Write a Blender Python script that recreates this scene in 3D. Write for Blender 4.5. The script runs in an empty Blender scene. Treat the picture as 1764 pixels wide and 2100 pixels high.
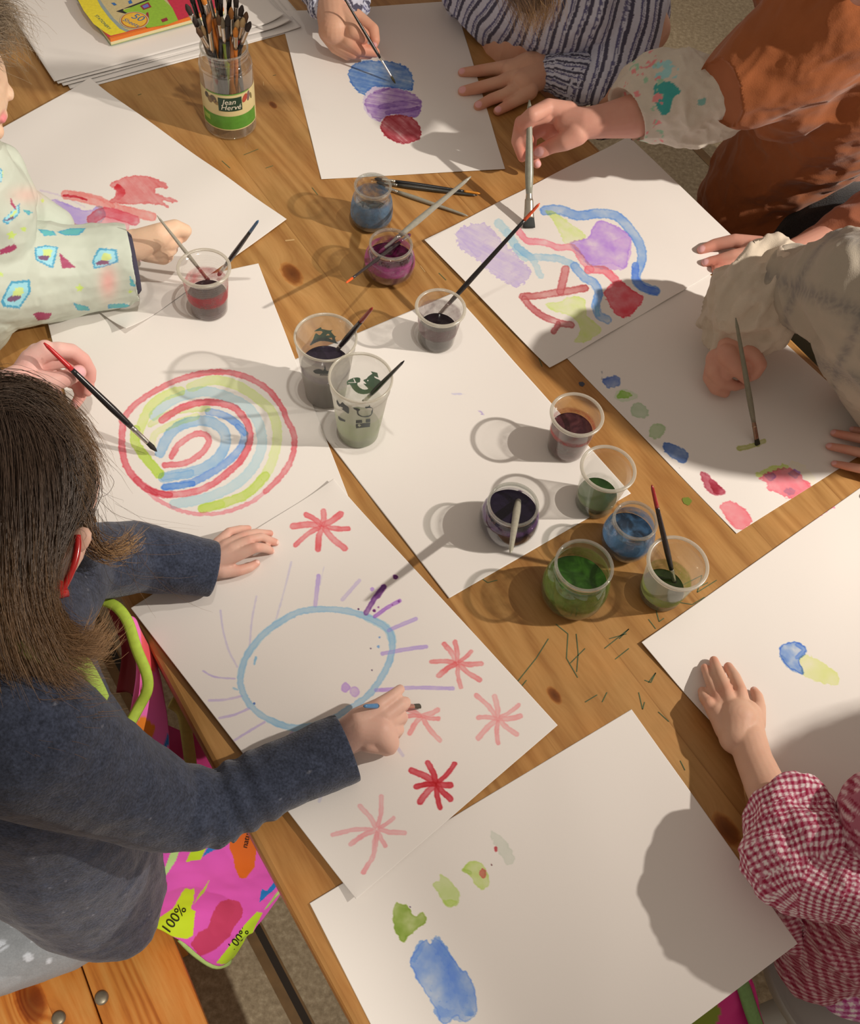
import bpy, bmesh, math, random
import numpy as np
from mathutils import Vector, Matrix, Euler
random.seed(7)
rng = np.random.default_rng(11)
C = bpy.context.scene.collection
TZ = 0.74                      # table top height
# ---------------------------------------------------------------- camera
FPX, PITCH, ROLL, CH = 2095.0, math.radians(32.1), math.radians(9.5), 1.105
W, HH = 1764, 2100
_f = np.array([0, math.sin(PITCH), -math.cos(PITCH)]); _u0 = np.array([0, math.cos(PITCH), math.sin(PITCH)]); _r0 = np.array([1.0, 0, 0])
_r = math.cos(ROLL)*_r0 + math.sin(ROLL)*_u0; _u = -math.sin(ROLL)*_r0 + math.cos(ROLL)*_u0
CAM = np.array([0, 0, CH+TZ])
def P(x, y, h=0.0):
    d = _f*FPX + _r*(x-W/2) - _u*(y-HH/2)
    return CAM + d*((h+TZ-CAM[2])/d[2])
def proj(p):
    d = np.asarray(p, float)-CAM; z = d@_f
    return np.stack([W/2+FPX*(d@_r)/z, HH/2-FPX*(d@_u)/z], -1)
def V(p): return Vector([float(a) for a in p])
cam = bpy.data.cameras.new('camera'); co = bpy.data.objects.new('camera', cam); C.objects.link(co)
cam.sensor_fit = 'VERTICAL'; cam.sensor_height = 24.0; cam.lens = 24.0*FPX/HH; cam.clip_start = 0.02; cam.clip_end = 60
m = Matrix(((_r[0], _u[0], -_f[0], CAM[0]), (_r[1], _u[1], -_f[1], CAM[1]), (_r[2], _u[2], -_f[2], CAM[2]), (0, 0, 0, 1)))
co.matrix_world = m
bpy.context.scene.camera = co
sc = bpy.context.scene
sc.view_settings.view_transform = 'Standard'; sc.view_settings.look = 'None'; sc.view_settings.gamma = 1.0
sc.view_settings.exposure = 0.0; sc.view_settings.use_curve_mapping = False
# ---------------------------------------------------------------- tags / objects
def tag(o, label=None, cat=None, group=None, kind=None):
    if label: o['label'] = label
    if cat: o['category'] = cat
    if group: o['group'] = group
    if kind: o['kind'] = kind
    return o
def empty(name, loc, label=None, cat=None, group=None):
    o = bpy.data.objects.new(name, None); o.empty_display_size = 0.02; C.objects.link(o)
    o.location = V(loc); return tag(o, label, cat, group)
def link(name, me, mat=None, parent=None, smooth=True):
    o = bpy.data.objects.new(name, me); C.objects.link(o)
    if mat is not None:
        for mm in (mat if isinstance(mat, (list, tuple)) else [mat]): me.materials.append(mm)
    if smooth:
        me.polygons.foreach_set('use_smooth', np.ones(len(me.polygons), bool))
    if parent is not None:                # geometry is in world coordinates
        o.parent = parent
        o.matrix_parent_inverse = Matrix.Translation(-parent.location)
    return o
def mesh_np(name, v, f):
    """v Nx3, f list of tuples or MxK int array"""
    me = bpy.data.meshes.new(name)
    v = np.asarray(v, np.float32)
    if isinstance(f, np.ndarray):
        me.vertices.add(len(v)); me.vertices.foreach_set('co', v.ravel())
        k = f.shape[1]; me.loops.add(f.size); me.loops.foreach_set('vertex_index', f.ravel().astype(np.int32))
        me.polygons.add(len(f)); me.polygons.foreach_set('loop_start', np.arange(0, f.size, k, dtype=np.int32))
        me.update(calc_edges=True)
    else:
        me.from_pydata([tuple(map(float, a)) for a in v], [], f)
    me.validate(); return me
class MB:
    """collects shapes; build() links them as ONE mesh object"""
    def __init__(s): s.v = []; s.f = []; s.m = []
    def add(s, v, f, mi=0):
        n = len(s.v); s.v += [tuple(map(float, a)) for a in v]; s.f += [tuple(i+n for i in q) for q in f]; s.m += [mi]*len(f)
    def box(s, c, size, ax=None, mi=0):
        ax = np.eye(3) if ax is None else np.array(ax, float)
        c = np.array(c, float); h = np.array(size, float)/2
        v = [c+ax[0]*h[0]*i+ax[1]*h[1]*j+ax[2]*h[2]*k for i in (-1, 1) for j in (-1, 1) for k in (-1, 1)]
        s.add(v, [(0, 1, 3, 2), (4, 6, 7, 5), (0, 4, 5, 1), (2, 3, 7, 6), (0, 2, 6, 4), (1, 5, 7, 3)], mi)
    def tube(s, pts, rad, n=12, mi=0, caps=True, flat=1.0, up=None):
        pts = [np.array(p, float) for p in pts]; rad = list(rad) if hasattr(rad, '__len__') else [rad]*len(pts)
        prev = None; rings = []
        for i, p in enumerate(pts):
            t = pts[min(i+1, len(pts)-1)]-pts[max(i-1, 0)]; t = t/(np.linalg.norm(t)+1e-12)
            if prev is None:
                a = np.array(up, float) if up is not None else (np.array([0, 0, 1.0]) if abs(t[2]) < .9 else np.array([1.0, 0, 0]))
            else: a = prev
            x = a-t*(a@t); x /= np.linalg.norm(x)+1e-12; prev = x; y = np.cross(t, x)
            rings.append([p+rad[i]*(flat*x*math.cos(2*math.pi*k/n)+y*math.sin(2*math.pi*k/n)) for k in range(n)])
        v = [q for rg in rings for q in rg]; f = []
        for i in range(len(pts)-1):
            for k in range(n):
                a, b = i*n+k, i*n+(k+1) % n; f.append((a, b, b+n, a+n))
        if caps:
            f.append(tuple(range(n))[::-1]); f.append(tuple((len(pts)-1)*n+k for k in range(n)))
        s.add(v, f, mi)
    def lathe(s, prof, c=(0, 0, 0), n=64, mi=0):
        c = np.array(c, float); v = []; f = []
        for (r, z) in prof:
            for k in range(n): a = 2*math.pi*k/n; v.append(c+np.array([r*math.cos(a), r*math.sin(a), z]))
        for i in range(len(prof)-1):
            for k in range(n):
                a, b = i*n+k, i*n+(k+1) % n; f.append((a, b, b+n, a+n))
        s.add(v, f, mi)
    def ball(s, c, r, nu=12, nv=8, mi=0, ax=None):
        c = np.array(c, float); ax = np.eye(3) if ax is None else np.array(ax, float); r = np.array([r]*3 if not hasattr(r, '__len__') else r, float)
        v = [c+ax[2]*r[2]]; 
        for j in range(1, nv):
            t = math.pi*j/nv
            for i in range(nu):
                a = 2*math.pi*i/nu; v.append(c+ax[0]*r[0]*math.sin(t)*math.cos(a)+ax[1]*r[1]*math.sin(t)*math.sin(a)+ax[2]*r[2]*math.cos(t))
        v.append(c-ax[2]*r[2]); f = [(0, 1+i, 1+(i+1) % nu) for i in range(nu)]
        for j in range(nv-2):
            for i in range(nu):
                a = 1+j*nu+i; b = 1+j*nu+(i+1) % nu; f.append((a, a+nu, b+nu, b))
        L = len(v)-1; f += [(L, 1+(nv-2)*nu+(i+1) % nu, 1+(nv-2)*nu+i) for i in range(nu)]
        s.add(v, f, mi)
    def build(s, name, mat, parent=None, smooth=True):
        me = bpy.data.meshes.new(name); me.from_pydata(s.v, [], s.f); 
        o = link(name, me, mat, parent, smooth)
        if any(s.m): me.polygons.foreach_set('material_index', np.array(s.m, np.int32))
        me.validate()
        return o
# ---------------------------------------------------------------- numpy noise
def _h(ix, iy, iz, seed):
    n = (ix.astype(np.int64)*374761393+iy.astype(np.int64)*668265263+iz.astype(np.int64)*2147483647+seed*1274126177) & 0xffffffff
    n = ((n ^ (n >> 13))*1274126177) & 0xffffffff
    return ((n ^ (n >> 16)) & 0xffff)/65535.0
def vnoise(x, y, z=None, seed=0):
    x = np.asarray(x, float); y = np.asarray(y, float); z = np.zeros_like(x) if z is None else np.asarray(z, float)
    xi, yi, zi = np.floor(x), np.floor(y), np.floor(z); fx, fy, fz = x-xi, y-yi, z-zi
    fx = fx*fx*(3-2*fx); fy = fy*fy*(3-2*fy); fz = fz*fz*(3-2*fz)
    o = 0
    for a in (0, 1):
        for b in (0, 1):
            for c in (0, 1):
                o = o+_h(xi+a, yi+b, zi+c, seed)*(fx if a else 1-fx)*(fy if b else 1-fy)*(fz if c else 1-fz)
    return o
def fbm(x, y, z=None, seed=0, o=4):
    s = 0; a = .5; t = 0
    for k in range(o):
        q = 2**k; s = s+a*vnoise(np.asarray(x)*q, np.asarray(y)*q, None if z is None else np.asarray(z)*q, seed+k*17); t += a; a *= .5
    return s/t
def lin(c):
    c = np.array(c, float)/255.0
    return np.where(c <= .04045, c/12.92, ((c+.055)/1.055)**2.4)
# ---------------------------------------------------------------- materials
def nt(name):
    m = bpy.data.materials.new(name); m.use_nodes = True; t = m.node_tree; b = t.nodes['Principled BSDF']; return m, t, b
def N(t, kind, **kw):
    n = t.nodes.new(kind)
    for k, v in kw.items():
        if k.startswith('i_'):
            key = k[2:]; n.inputs[int(key) if key.isdigit() else key.replace('_', ' ')].default_value = v
        else: setattr(n, k, v)
    return n
def LK(t, a, b): t.links.new(a, b)
def ramp(t, stops, interp='LINEAR'):
    n = t.nodes.new('ShaderNodeValToRGB'); n.color_ramp.interpolation = interp; e = n.color_ramp.elements
    while len(e) < len(stops): e.new(.5)
    for q, (p, c) in zip(e, stops): q.position = p; q.color = (*c, 1) if len(c) == 3 else c
    return n
def mat_simple(name, col, rough=.6, metal=0., noise=0., nscale=40., bump=0., bscale=200., spec=.5, sheen=0., sss=0., coat=0., emit=None):
    m, t, b = nt(name); col = lin(col)
    b.inputs['Roughness'].default_value = rough; b.inputs['Metallic'].default_value = metal
    b.inputs['Specular IOR Level'].default_value = spec; b.inputs['Sheen Weight'].default_value = sheen; b.inputs['Coat Weight'].default_value = coat
    b.inputs['Subsurface Weight'].default_value = sss
    if sss: b.inputs['Subsurface Radius'].default_value = (1, .35, .2); b.inputs['Subsurface Scale'].default_value = .004
    tc = N(t, 'ShaderNodeTexCoord')
    nz = N(t, 'ShaderNodeTexNoise', i_Scale=nscale, i_Detail=5.0); LK(t, tc.outputs['Object'], nz.inputs['Vector'])
    rp = ramp(t, [(.3, tuple(np.clip(col*(1-noise), 0, 1))), (.7, tuple(np.clip(col*(1+noise), 0, 1)))]); LK(t, nz.outputs['Fac'], rp.inputs['Fac']); LK(t, rp.outputs['Color'], b.inputs['Base Color'])
    if bump:
        n2 = N(t, 'ShaderNodeTexNoise', i_Scale=bscale, i_Detail=6.0); LK(t, tc.outputs['Object'], n2.inputs['Vector'])
        bp = N(t, 'ShaderNodeBump', i_Strength=bump, i_Distance=.002); LK(t, n2.outputs['Fac'], bp.inputs['Height']); LK(t, bp.outputs['Normal'], b.inputs['Normal'])
    return m
def mat_attr(name, attr='Col', rough=.8, bump=0., bscale=300., spec=.3, sheen=0., detail=.0, dscale=300.):
    m, t, b = nt(name); a = N(t, 'ShaderNodeAttribute', attribute_name=attr)
    b.inputs['Roughness'].default_value = rough; b.inputs['Specular IOR Level'].default_value = spec; b.inputs['Sheen Weight'].default_value = sheen
    tc = N(t, 'ShaderNodeTexCoord')
    src = a.outputs['Color']
    if detail:
        nz = N(t, 'ShaderNodeTexNoise', i_Scale=dscale, i_Detail=4.0); LK(t, tc.outputs['Object'], nz.inputs['Vector'])
        rp = ramp(t, [(.3, (1-detail,)*3), (.7, (1, 1, 1))]); LK(t, nz.outputs['Fac'], rp.inputs['Fac'])
        mx = N(t, 'ShaderNodeMix', data_type='RGBA', blend_type='MULTIPLY'); mx.inputs[0].default_value = 1
        LK(t, src, mx.inputs[6]); LK(t, rp.outputs['Color'], mx.inputs[7]); src = mx.outputs[2]
    LK(t, src, b.inputs['Base Color'])
    if bump:
        n2 = N(t, 'ShaderNodeTexNoise', i_Scale=bscale, i_Detail=6.0); LK(t, tc.outputs['Object'], n2.inputs['Vector'])
        bp = N(t, 'ShaderNodeBump', i_Strength=bump, i_Distance=.001); LK(t, n2.outputs['Fac'], bp.inputs['Height']); LK(t, bp.outputs['Normal'], b.inputs['Normal'])
    return m
def set_col(me, col, name='Col'):
    a = me.color_attributes.new(name, 'FLOAT_COLOR', 'POINT'); c = np.ones((len(me.vertices), 4), np.float32); c[:, :3] = col; a.data.foreach_set('color', c.ravel())
# ---------------------------------------------------------------- lights
LA = np.array([1.90, .92, TZ+1.50])
def lamp(name, kind, loc, target, power, color, size, spot=None, blend=.5):
    l = bpy.data.lights.new(name, kind); l.energy = power; l.color = color; l.shadow_soft_size = size
    if kind == 'SPOT': l.spot_size = math.radians(spot); l.spot_blend = blend
    o = bpy.data.objects.new(name, l); C.objects.link(o); o.location = V(loc)
    o.rotation_euler = (V(target)-V(loc)).to_track_quat('-Z', 'Y').to_euler(); return o
lamp('ceiling_spotlight', 'SPOT', LA, (0.10, 1.42, TZ), 222, (1.0, .90, .785), .022, 84, 1.0)
lamp('pendant_spotlight', 'SPOT', (-.02, .72, TZ+1.55), (-.55, 1.0, TZ), 32, (1.0, .94, .83), .02, 50, .9)
lamp('rear_fill_spot', 'SPOT', (.43, -.95, TZ+1.7), (-.30, .12, TZ-.5), 120, (1.0, .93, .82), .02, 23, .8)  # added lamp with no visible source, brightens the bench and lower-left floor
w = bpy.data.worlds.new('World'); sc.world = w; w.use_nodes = True
bg = w.node_tree.nodes['Background']; bg.inputs[0].default_value = (1.0, .83, .68, 1); bg.inputs[1].default_value = .33
# ---------------------------------------------------------------- floor
def mat_floor():
    m, t, b = nt('polished_concrete'); tc = N(t, 'ShaderNodeTexCoord')
    n1 = N(t, 'ShaderNodeTexNoise', i_Scale=90.0, i_Detail=8.0, i_Roughness=.7); n2 = N(t, 'ShaderNodeTexNoise', i_Scale=3.0, i_Detail=4.0)
    for n in (n1, n2): LK(t, tc.outputs['Object'], n.inputs['Vector'])
    r1 = ramp(t, [(.35, tuple(lin((146, 130, 104)))), (.55, tuple(lin((178, 162, 134)))), (.72, tuple(lin((206, 192, 164))))]); LK(t, n1.outputs['Fac'], r1.inputs['Fac'])
    r2 = ramp(t, [(.3, (.82, .82, .82)), (.7, (1, 1, 1))]); LK(t, n2.outputs['Fac'], r2.inputs['Fac'])
    mx = N(t, 'ShaderNodeMix', data_type='RGBA', blend_type='MULTIPLY'); mx.inputs[0].default_value = 1; LK(t, r1.outputs['Color'], mx.inputs[6]); LK(t, r2.outputs['Color'], mx.inputs[7])
    LK(t, mx.outputs[2], b.inputs['Base Color']); b.inputs['Roughness'].default_value = .55; b.inputs['Specular IOR Level'].default_value = .3
    return m
M_FLOOR = mat_floor(); M_STRIP = mat_simple('floor_joint_wood', (120, 92, 55), .6, noise=.2, nscale=30); M_DARK = mat_simple('joint_dark', (45, 36, 28), .8)
dv = np.array([.653, -.757, 0]); nv_ = np.array([.757, .653, 0])       # along / across the table
mb = MB(); mb.box((0, .9, -.01), (6.4, 6.4, .02)); fl = mb.build('floor', M_FLOOR, smooth=False); tag(fl, kind='structure')
# inlaid strips in the floor: read from the photograph at floor level
mb = MB()
def strip(a, b, w1, mi, z=.001):
    A, B = P(*a, -TZ), P(*b, -TZ); A[2] = B[2] = z; t = (B-A)/np.linalg.norm(B-A); s = np.cross(t, [0, 0, 1])
    A = A-t*.9; B = B+t*.9
    mb.add([A-s*w1, A+s*w1, B+s*w1, B-s*w1], [(0, 1, 2, 3)], mi)
strip((1405, 280), (1475, 352), .014, 0)
strip((520, 1888), (630, 2098), .006, 1, .0016); strip((512, 1890), (622, 2100), .016, 0)
o = mb.build('trim_1', [M_STRIP, M_DARK], smooth=False); tag(o, kind='structure')
# ---------------------------------------------------------------- table
def mat_pine(name, base, dark, light, knots=(), plank=.135, ang=None, org=(0, 0), gscale=1.0, rough=.38, orange=None):
    m, t, b = nt(name); tc = N(t, 'ShaderNodeTexCoord')
    mp = N(t, 'ShaderNodeMapping'); LK(t, tc.outputs['Object'], mp.inputs['Vector'])
    a = math.atan2(dv[1], dv[0]) if ang is None else ang
    mp.vector_type = 'POINT'; mp.inputs['Rotation'].default_value = (0, 0, -a); mp.inputs['Location'].default_value = (org[0], org[1], 0)
    vec = mp.outputs['Vector']            # x along the grain, y across
    sx = N(t, 'ShaderNodeSeparateXYZ'); LK(t, vec, sx.inputs[0])
    # knot distortion of the across coordinate
    ysum = sx.outputs['Y']; kd = None
    for (kx, ky, kr) in knots:
        c, s_ = math.cos(-a), math.sin(-a)
        lx, ly = c*kx-s_*ky+org[0], s_*kx+c*ky+org[1]
        sub = N(t, 'ShaderNodeVectorMath', operation='SUBTRACT'); LK(t, vec, sub.inputs[0]); sub.inputs[1].default_value = (lx, ly, TZ)
        mul = N(t, 'ShaderNodeVectorMath', operation='MULTIPLY'); LK(t, sub.outputs[0], mul.inputs[0]); mul.inputs[1].default_value = (.55, 1, 0)
        ln = N(t, 'ShaderNodeVectorMath', operation='LENGTH'); LK(t, mul.outputs[0], ln.inputs[0])
        g = N(t, 'ShaderNodeMath', operation='DIVIDE'); LK(t, ln.outputs['Value'], g.inputs[0]); g.inputs[1].default_value = kr
        pw = N(t, 'ShaderNodeMath', operation='POWER'); LK(t, g.outputs[0], pw.inputs[0]); pw.inputs[1].default_value = 2.0
        ng = N(t, 'ShaderNodeMath', operation='MULTIPLY'); LK(t, pw.outputs[0], ng.inputs[0]); ng.inputs[1].default_value = -.35
        ex = N(t, 'ShaderNodeMath', operation='EXPONENT'); LK(t, ng.outputs[0], ex.inputs[0])
        sc2 = N(t, 'ShaderNodeMath', operation='MULTIPLY'); LK(t, ex.outputs[0], sc2.inputs[0]); sc2.inputs[1].default_value = kr*2.2
        ad = N(t, 'ShaderNodeMath', operation='ADD'); LK(t, ysum, ad.inputs[0]); LK(t, sc2.outputs[0], ad.inputs[1]); ysum = ad.outputs[0]
        if kd is None: kd = g.outputs[0]
        else:
            mn = N(t, 'ShaderNodeMath', operation='MINIMUM'); LK(t, kd, mn.inputs[0]); LK(t, g.outputs[0], mn.inputs[1]); kd = mn.outputs[0]
    # plank index
    dvp = N(t, 'ShaderNodeMath', operation='DIVIDE'); LK(t, sx.outputs['Y'], dvp.inputs[0]); dvp.inputs[1].default_value = plank
    flr = N(t, 'ShaderNodeMath', operation='FLOOR'); LK(t, dvp.outputs[0], flr.inputs[0])
    fr = N(t, 'ShaderNodeMath', operation='FRACT'); LK(t, dvp.outputs[0], fr.inputs[0])
    wn = N(t, 'ShaderNodeTexWhiteNoise', noise_dimensions='1D'); LK(t, flr.outputs[0], wn.inputs['W'])
    ofs = N(t, 'ShaderNodeMath', operation='MULTIPLY'); LK(t, wn.outputs['Value'], ofs.inputs[0]); ofs.inputs[1].default_value = 9.0
    cb = N(t, 'ShaderNodeCombineXYZ')
    xs = N(t, 'ShaderNodeMath', operation='MULTIPLY'); LK(t, sx.outputs['X'], xs.inputs[0]); xs.inputs[1].default_value = .10
    LK(t, xs.outputs[0], cb.inputs[0]); LK(t, ysum, cb.inputs[1]); LK(t, ofs.outputs[0], cb.inputs[2])
    n1 = N(t, 'ShaderNodeTexNoise', i_Scale=30.0*gscale, i_Detail=3.0, i_Roughness=.5, i_Distortion=.4); LK(t, cb.outputs[0], n1.inputs['Vector'])
    # growth rings: sine of warped coordinate
    n0 = N(t, 'ShaderNodeTexNoise', i_Scale=7.0, i_Detail=1.0); LK(t, cb.outputs[0], n0.inputs['Vector'])
    mw = N(t, 'ShaderNodeMath', operation='MULTIPLY'); LK(t, n0.outputs['Fac'], mw.inputs[0]); mw.inputs[1].default_value = 90.0*gscale
    sn = N(t, 'ShaderNodeMath', operation='SINE'); LK(t, mw.outputs[0], sn.inputs[0])
    mr = N(t, 'ShaderNodeMapRange', i_1=-1.0, i_2=1.0, i_3=0.0, i_4=1.0); LK(t, sn.outputs[0], mr.inputs[0])
    fine = N(t, 'ShaderNodeTexNoise', i_Scale=260.0, i_Detail=4.0); LK(t, cb.outputs[0], fine.inputs['Vector'])
    mA = N(t, 'ShaderNodeMix'); mA.inputs[0].default_value = .62; LK(t, mr.outputs[0], mA.inputs[2]); LK(t, n1.outputs['Fac'], mA.inputs[3])
    mB = N(t, 'ShaderNodeMix'); mB.inputs[0].default_value = .40; LK(t, mA.outputs[0], mB.inputs[2]); LK(t, fine.outputs['Fac'], mB.inputs[3])
    r1 = ramp(t, [(.22, tuple(lin(dark))), (.5, tuple(lin(base))), (.78, tuple(lin(light)))]); LK(t, mB.outputs[0], r1.inputs['Fac'])
    # plank tone + seam
    rt = ramp(t, [(0, (.92, .90, .88)), (.5, (1, .97, .94)), (1, (1.0, 1.0, 1.0))]); LK(t, wn.outputs['Value'], rt.inputs['Fac'])
    mx = N(t, 'ShaderNodeMix', data_type='RGBA', blend_type='MULTIPLY'); mx.inputs[0].default_value = 1; LK(t, r1.outputs['Color'], mx.inputs[6]); LK(t, rt.outputs['Color'], mx.inputs[7])
    big = N(t, 'ShaderNodeTexNoise', i_Scale=5.0, i_Detail=5.0, i_Roughness=.6); LK(t, tc.outputs['Object'], big.inputs['Vector'])
    rb = ramp(t, [(.32, (.86, .90, .86)), (.5, (1, 1, 1)), (.68, (1.06, .95, .84) if orange is None else orange)]); LK(t, big.outputs['Fac'], rb.inputs['Fac'])
    mx2 = N(t, 'ShaderNodeMix', data_type='RGBA', blend_type='MULTIPLY'); mx2.inputs[0].default_value = 1; LK(t, mx.outputs[2], mx2.inputs[6]); LK(t, rb.outputs['Color'], mx2.inputs[7])
    rs = ramp(t, [(0, (.74, .68, .62)), (.006, (.84, .8, .76)), (.014, (1, 1, 1)), (1, (1, 1, 1))]); LK(t, fr.outputs[0], rs.inputs['Fac'])
    mx3 = N(t, 'ShaderNodeMix', data_type='RGBA', blend_type='MULTIPLY'); mx3.inputs[0].default_value = 1; LK(t, mx2.outputs[2], mx3.inputs[6]); LK(t, rs.outputs['Color'], mx3.inputs[7])
    out = mx3.outputs[2]
    if kd is not None:
        nk = N(t, 'ShaderNodeTexNoise', i_Scale=120.0, i_Detail=3.0); LK(t, vec, nk.inputs['Vector'])
        ak = N(t, 'ShaderNodeMath', operation='MULTIPLY_ADD'); LK(t, nk.outputs['Fac'], ak.inputs[0]); ak.inputs[1].default_value = .5; LK(t, kd, ak.inputs[2])
        rk = ramp(t, [(.0, (.28, .16, .10)), (.5, (.42, .26, .16)), (.72, (.52, .32, .20)), (.95, (1, .86, .72)), (1, (1, 1, 1))])
        hk = N(t, 'ShaderNodeMath', operation='MULTIPLY'); LK(t, ak.outputs[0], hk.inputs[0]); hk.inputs[1].default_value = .55
        LK(t, hk.outputs[0], rk.inputs['Fac'])
        mx4 = N(t, 'ShaderNodeMix', data_type='RGBA', blend_type='MULTIPLY'); mx4.inputs[0].default_value = 1; LK(t, out, mx4.inputs[6]); LK(t, rk.outputs['Color'], mx4.inputs[7]); out = mx4.outputs[2]
    LK(t, out, b.inputs['Base Color']); b.inputs['Roughness'].default_value = rough; b.inputs['Specular IOR Level'].default_value = .35
    bp = N(t, 'ShaderNodeBump', i_Strength=.10, i_Distance=.001); LK(t, mB.outputs[0], bp.inputs['Height']); LK(t, bp.outputs['Normal'], b.inputs['Normal'])
    return m
kn = [(598, 562, .0095), (1492, 1702, .008), (1137, 1426, .0045), (150, 330, .003), (560, 215, .004), (1075, 890, .003)]
kw = [(*P(a, b)[:2], r) for a, b, r in kn]
M_TABLE = mat_pine('varnished_pine_table', (176, 132, 78), (148, 102, 54), (196, 152, 96), kw)
M_GREEN_PENCIL = mat_simple('green_pencil_marks', (78, 98, 66), .8, noise=.3)
M_SPOT = [mat_simple('green_paint_spot', (112, 126, 40), .5), mat_simple('blue_paint_spot', (58, 62, 78), .5), mat_simple('white_scuff', (196, 160, 108), .7)]
N0, N1, D0, D1 = .072, 1.088, -1.95, .052
def TP(d, n, z): return dv*d+nv_*n+np.array([0, 0, z])
tb = empty('wooden_table', TP((D0+D1)/2, (N0+N1)/2, 0), 'large worn pine table that every sheet and cup stands on', 'table')
mb = MB()
cs = [TP(D0, N0, 0), TP(D1, N0, 0), TP(D1, N1, 0), TP(D0, N1, 0)]; bv = .006; th = .036
def ring_(ins, z): 
    return [TP(D0+ins, N0+ins, z), TP(D1-ins, N0+ins, z), TP(D1-ins, N1-ins, z), TP(D0+ins, N1-ins, z)]
lv = [ring_(bv, TZ), ring_(bv*.3, TZ-bv*.3), ring_(0, TZ-bv), ring_(0, TZ-th)]
vv = [q for rg in lv for q in rg]; ff = [(0, 1, 2, 3)]
for i in range(3):
    for k in range(4): ff.append((i*4+k, (i+1)*4+k, (i+1)*4+(k+1) % 4, i*4+(k+1) % 4))
ff.append((15, 14, 13, 12)); mb.add(vv, ff, 0)
def ribbon(mb, pts, w1, mi, z=TZ+.0004):
    for (a, b) in zip(pts[:-1], pts[1:]):
        A, B = P(*a), P(*b); A[2] = B[2] = z; t = (B-A)/(np.linalg.norm(B-A)+1e-9); s = np.cross(t, [0, 0, 1])*w1/2
        mb.add([A-s, A+s, B+s, B-s], [(0, 1, 2, 3)], mi)
marks = [[(1140, 1280), (1165, 1300), (1162, 1350), (1185, 1390)], [(1060, 1400), (1100, 1350), (1125, 1310)], [(1170, 1360), (1200, 1330)], [(1182, 1300), (1186, 1340), (1183, 1378)], [(1240, 1330), (1290, 1290), (1270, 1310)], [(1250, 1310), (1285, 1300)], [(1310, 1420), (1318, 1455), (1322, 1440)], [(1330, 1400), (1345, 1380), (1335, 1400), (1322, 1395)], [(1380, 1210), (1440, 1180), (1430, 1215), (1470, 1190)], [(1390, 1235), (1420, 1240), (1445, 1225)], [(1400, 1220), (1452, 1195)], [(500, 318), (530, 306)], [(283, 195), (290, 193)], [(560, 155), (566, 154)], [(545, 345), (560, 340)], [(900, 560), (915, 575)], [(1105, 735), (1112, 752)], [(980, 1180), (1000, 1195), (1020, 1190)], [(1350, 1460), (1372, 1480)], [(1395, 1560), (1405, 1580)], [(600, 900), (610, 905)], [(640, 385), (652, 400)], [(455, 330), (472, 345)], [(1245, 1420), (1235, 1440)], [(1080, 1395), (1068, 1410)], [(1200, 1440), (1225, 1425)], [(1290, 1330), (1262, 1352)], [(1345, 1250), (1352, 1275), (1362, 1268)], [(1330, 1270), (1345, 1290)]]
for mk in marks: ribbon(mb, mk, .0011, 1)
for (x, y, r, mi) in [(1409, 1028, .0062, 2), (1193, 788, .0042, 3), (573, 1440, .0, 3)]:
    if r:
        c = P(x, y); mb.add([c+np.array([r*math.cos(a)*(1+.12*math.sin(3*a)), r*math.sin(a)*(1+.1*math.cos(5*a)), .0005]) for a in np.linspace(0, 2*math.pi, 25)[:-1]], [tuple(range(24))], mi)
for (a, b, w1) in [((540, 168), (541, 176), .0012), ((862, 545), (872, 558), .0012), ((585, 494), (604, 492), .003)]:
    ribbon(mb, [a, b], w1, 4)
mb.build('tabletop', [M_TABLE, M_GREEN_PENCIL]+M_SPOT, tb, smooth=False)
for (d, n) in ((D0+.12, N0+.1), (D1-.12, N0+.1), (D0+.12, N1-.1), (D1-.12, N1-.1)):
    mb = MB(); mb.box(TP(d, n, (TZ-th)/2), (.08, .08, TZ-th), (dv, nv_, (0, 0, 1))); mb.build('leg', M_TABLE, tb, smooth=False)
for n in (N0+.1, N1-.1):
    mb = MB(); mb.box(TP((D0+D1)/2, n, TZ-th-.045), (D1-D0-.24, .03, .09), (dv, nv_, (0, 0, 1))); mb.build('apron_rail', M_TABLE, tb, smooth=False)
# ---------------------------------------------------------------- paper and paint
REF = (226, 217, 201); REFS = (138, 120, 108)
M_PAPER = mat_attr('painted_paper', rough=.62, bump=.06, bscale=500., spec=.25)
M_PAPERW = mat_simple('white_paper', (236, 232, 228), .65, noise=.01, nscale=4, bump=.05, bscale=400, spec=.25)
PALB = lin((238, 234, 230))
STEP = .0008
def dist_poly(x, y, pts):
    d = np.full(x.shape, 1e9)
    for (ax, ay), (bx, by) in zip(pts[:-1], pts[1:]):
        vx, vy = bx-ax, by-ay; L = vx*vx+vy*vy+1e-9
        t = np.clip(((x-ax)*vx+(y-ay)*vy)/L, 0, 1); d = np.minimum(d, np.hypot(x-ax-t*vx, y-ay-t*vy))
    return d
def inside(x, y, pts):
    r = np.zeros(x.shape, bool); n = len(pts)
    for i in range(n):
        (ax, ay), (bx, by) = pts[i], pts[(i+1) % n]
        if ay == by: continue
        c = ((ay > y) != (by > y)) & (x < (bx-ax)*(y-ay)/(by-ay)+ax); r ^= c
    return r
def smooth_pts(pts, closed=False, k=6):
    p = np.array(pts, float); n = len(p)
    if n < 3: return [tuple(q) for q in p]
    out = []
    rngi = range(n if closed else n-1)
    for i in rngi:
        g = lambda j: p[j % n] if closed else p[min(max(j, 0), n-1)]
        p0, p1, p2, p3 = g(i-1), g(i), g(i+1), g(i+2)
        for s in range(k):
            t = s/k; out.append(tuple(.5*((2*p1)+(-p0+p2)*t+(2*p0-5*p1+4*p2-p3)*t*t+(-p0+3*p1-3*p2+p3)*t**3)))
    if not closed: out.append(tuple(p[-1]))
    return out
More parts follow.
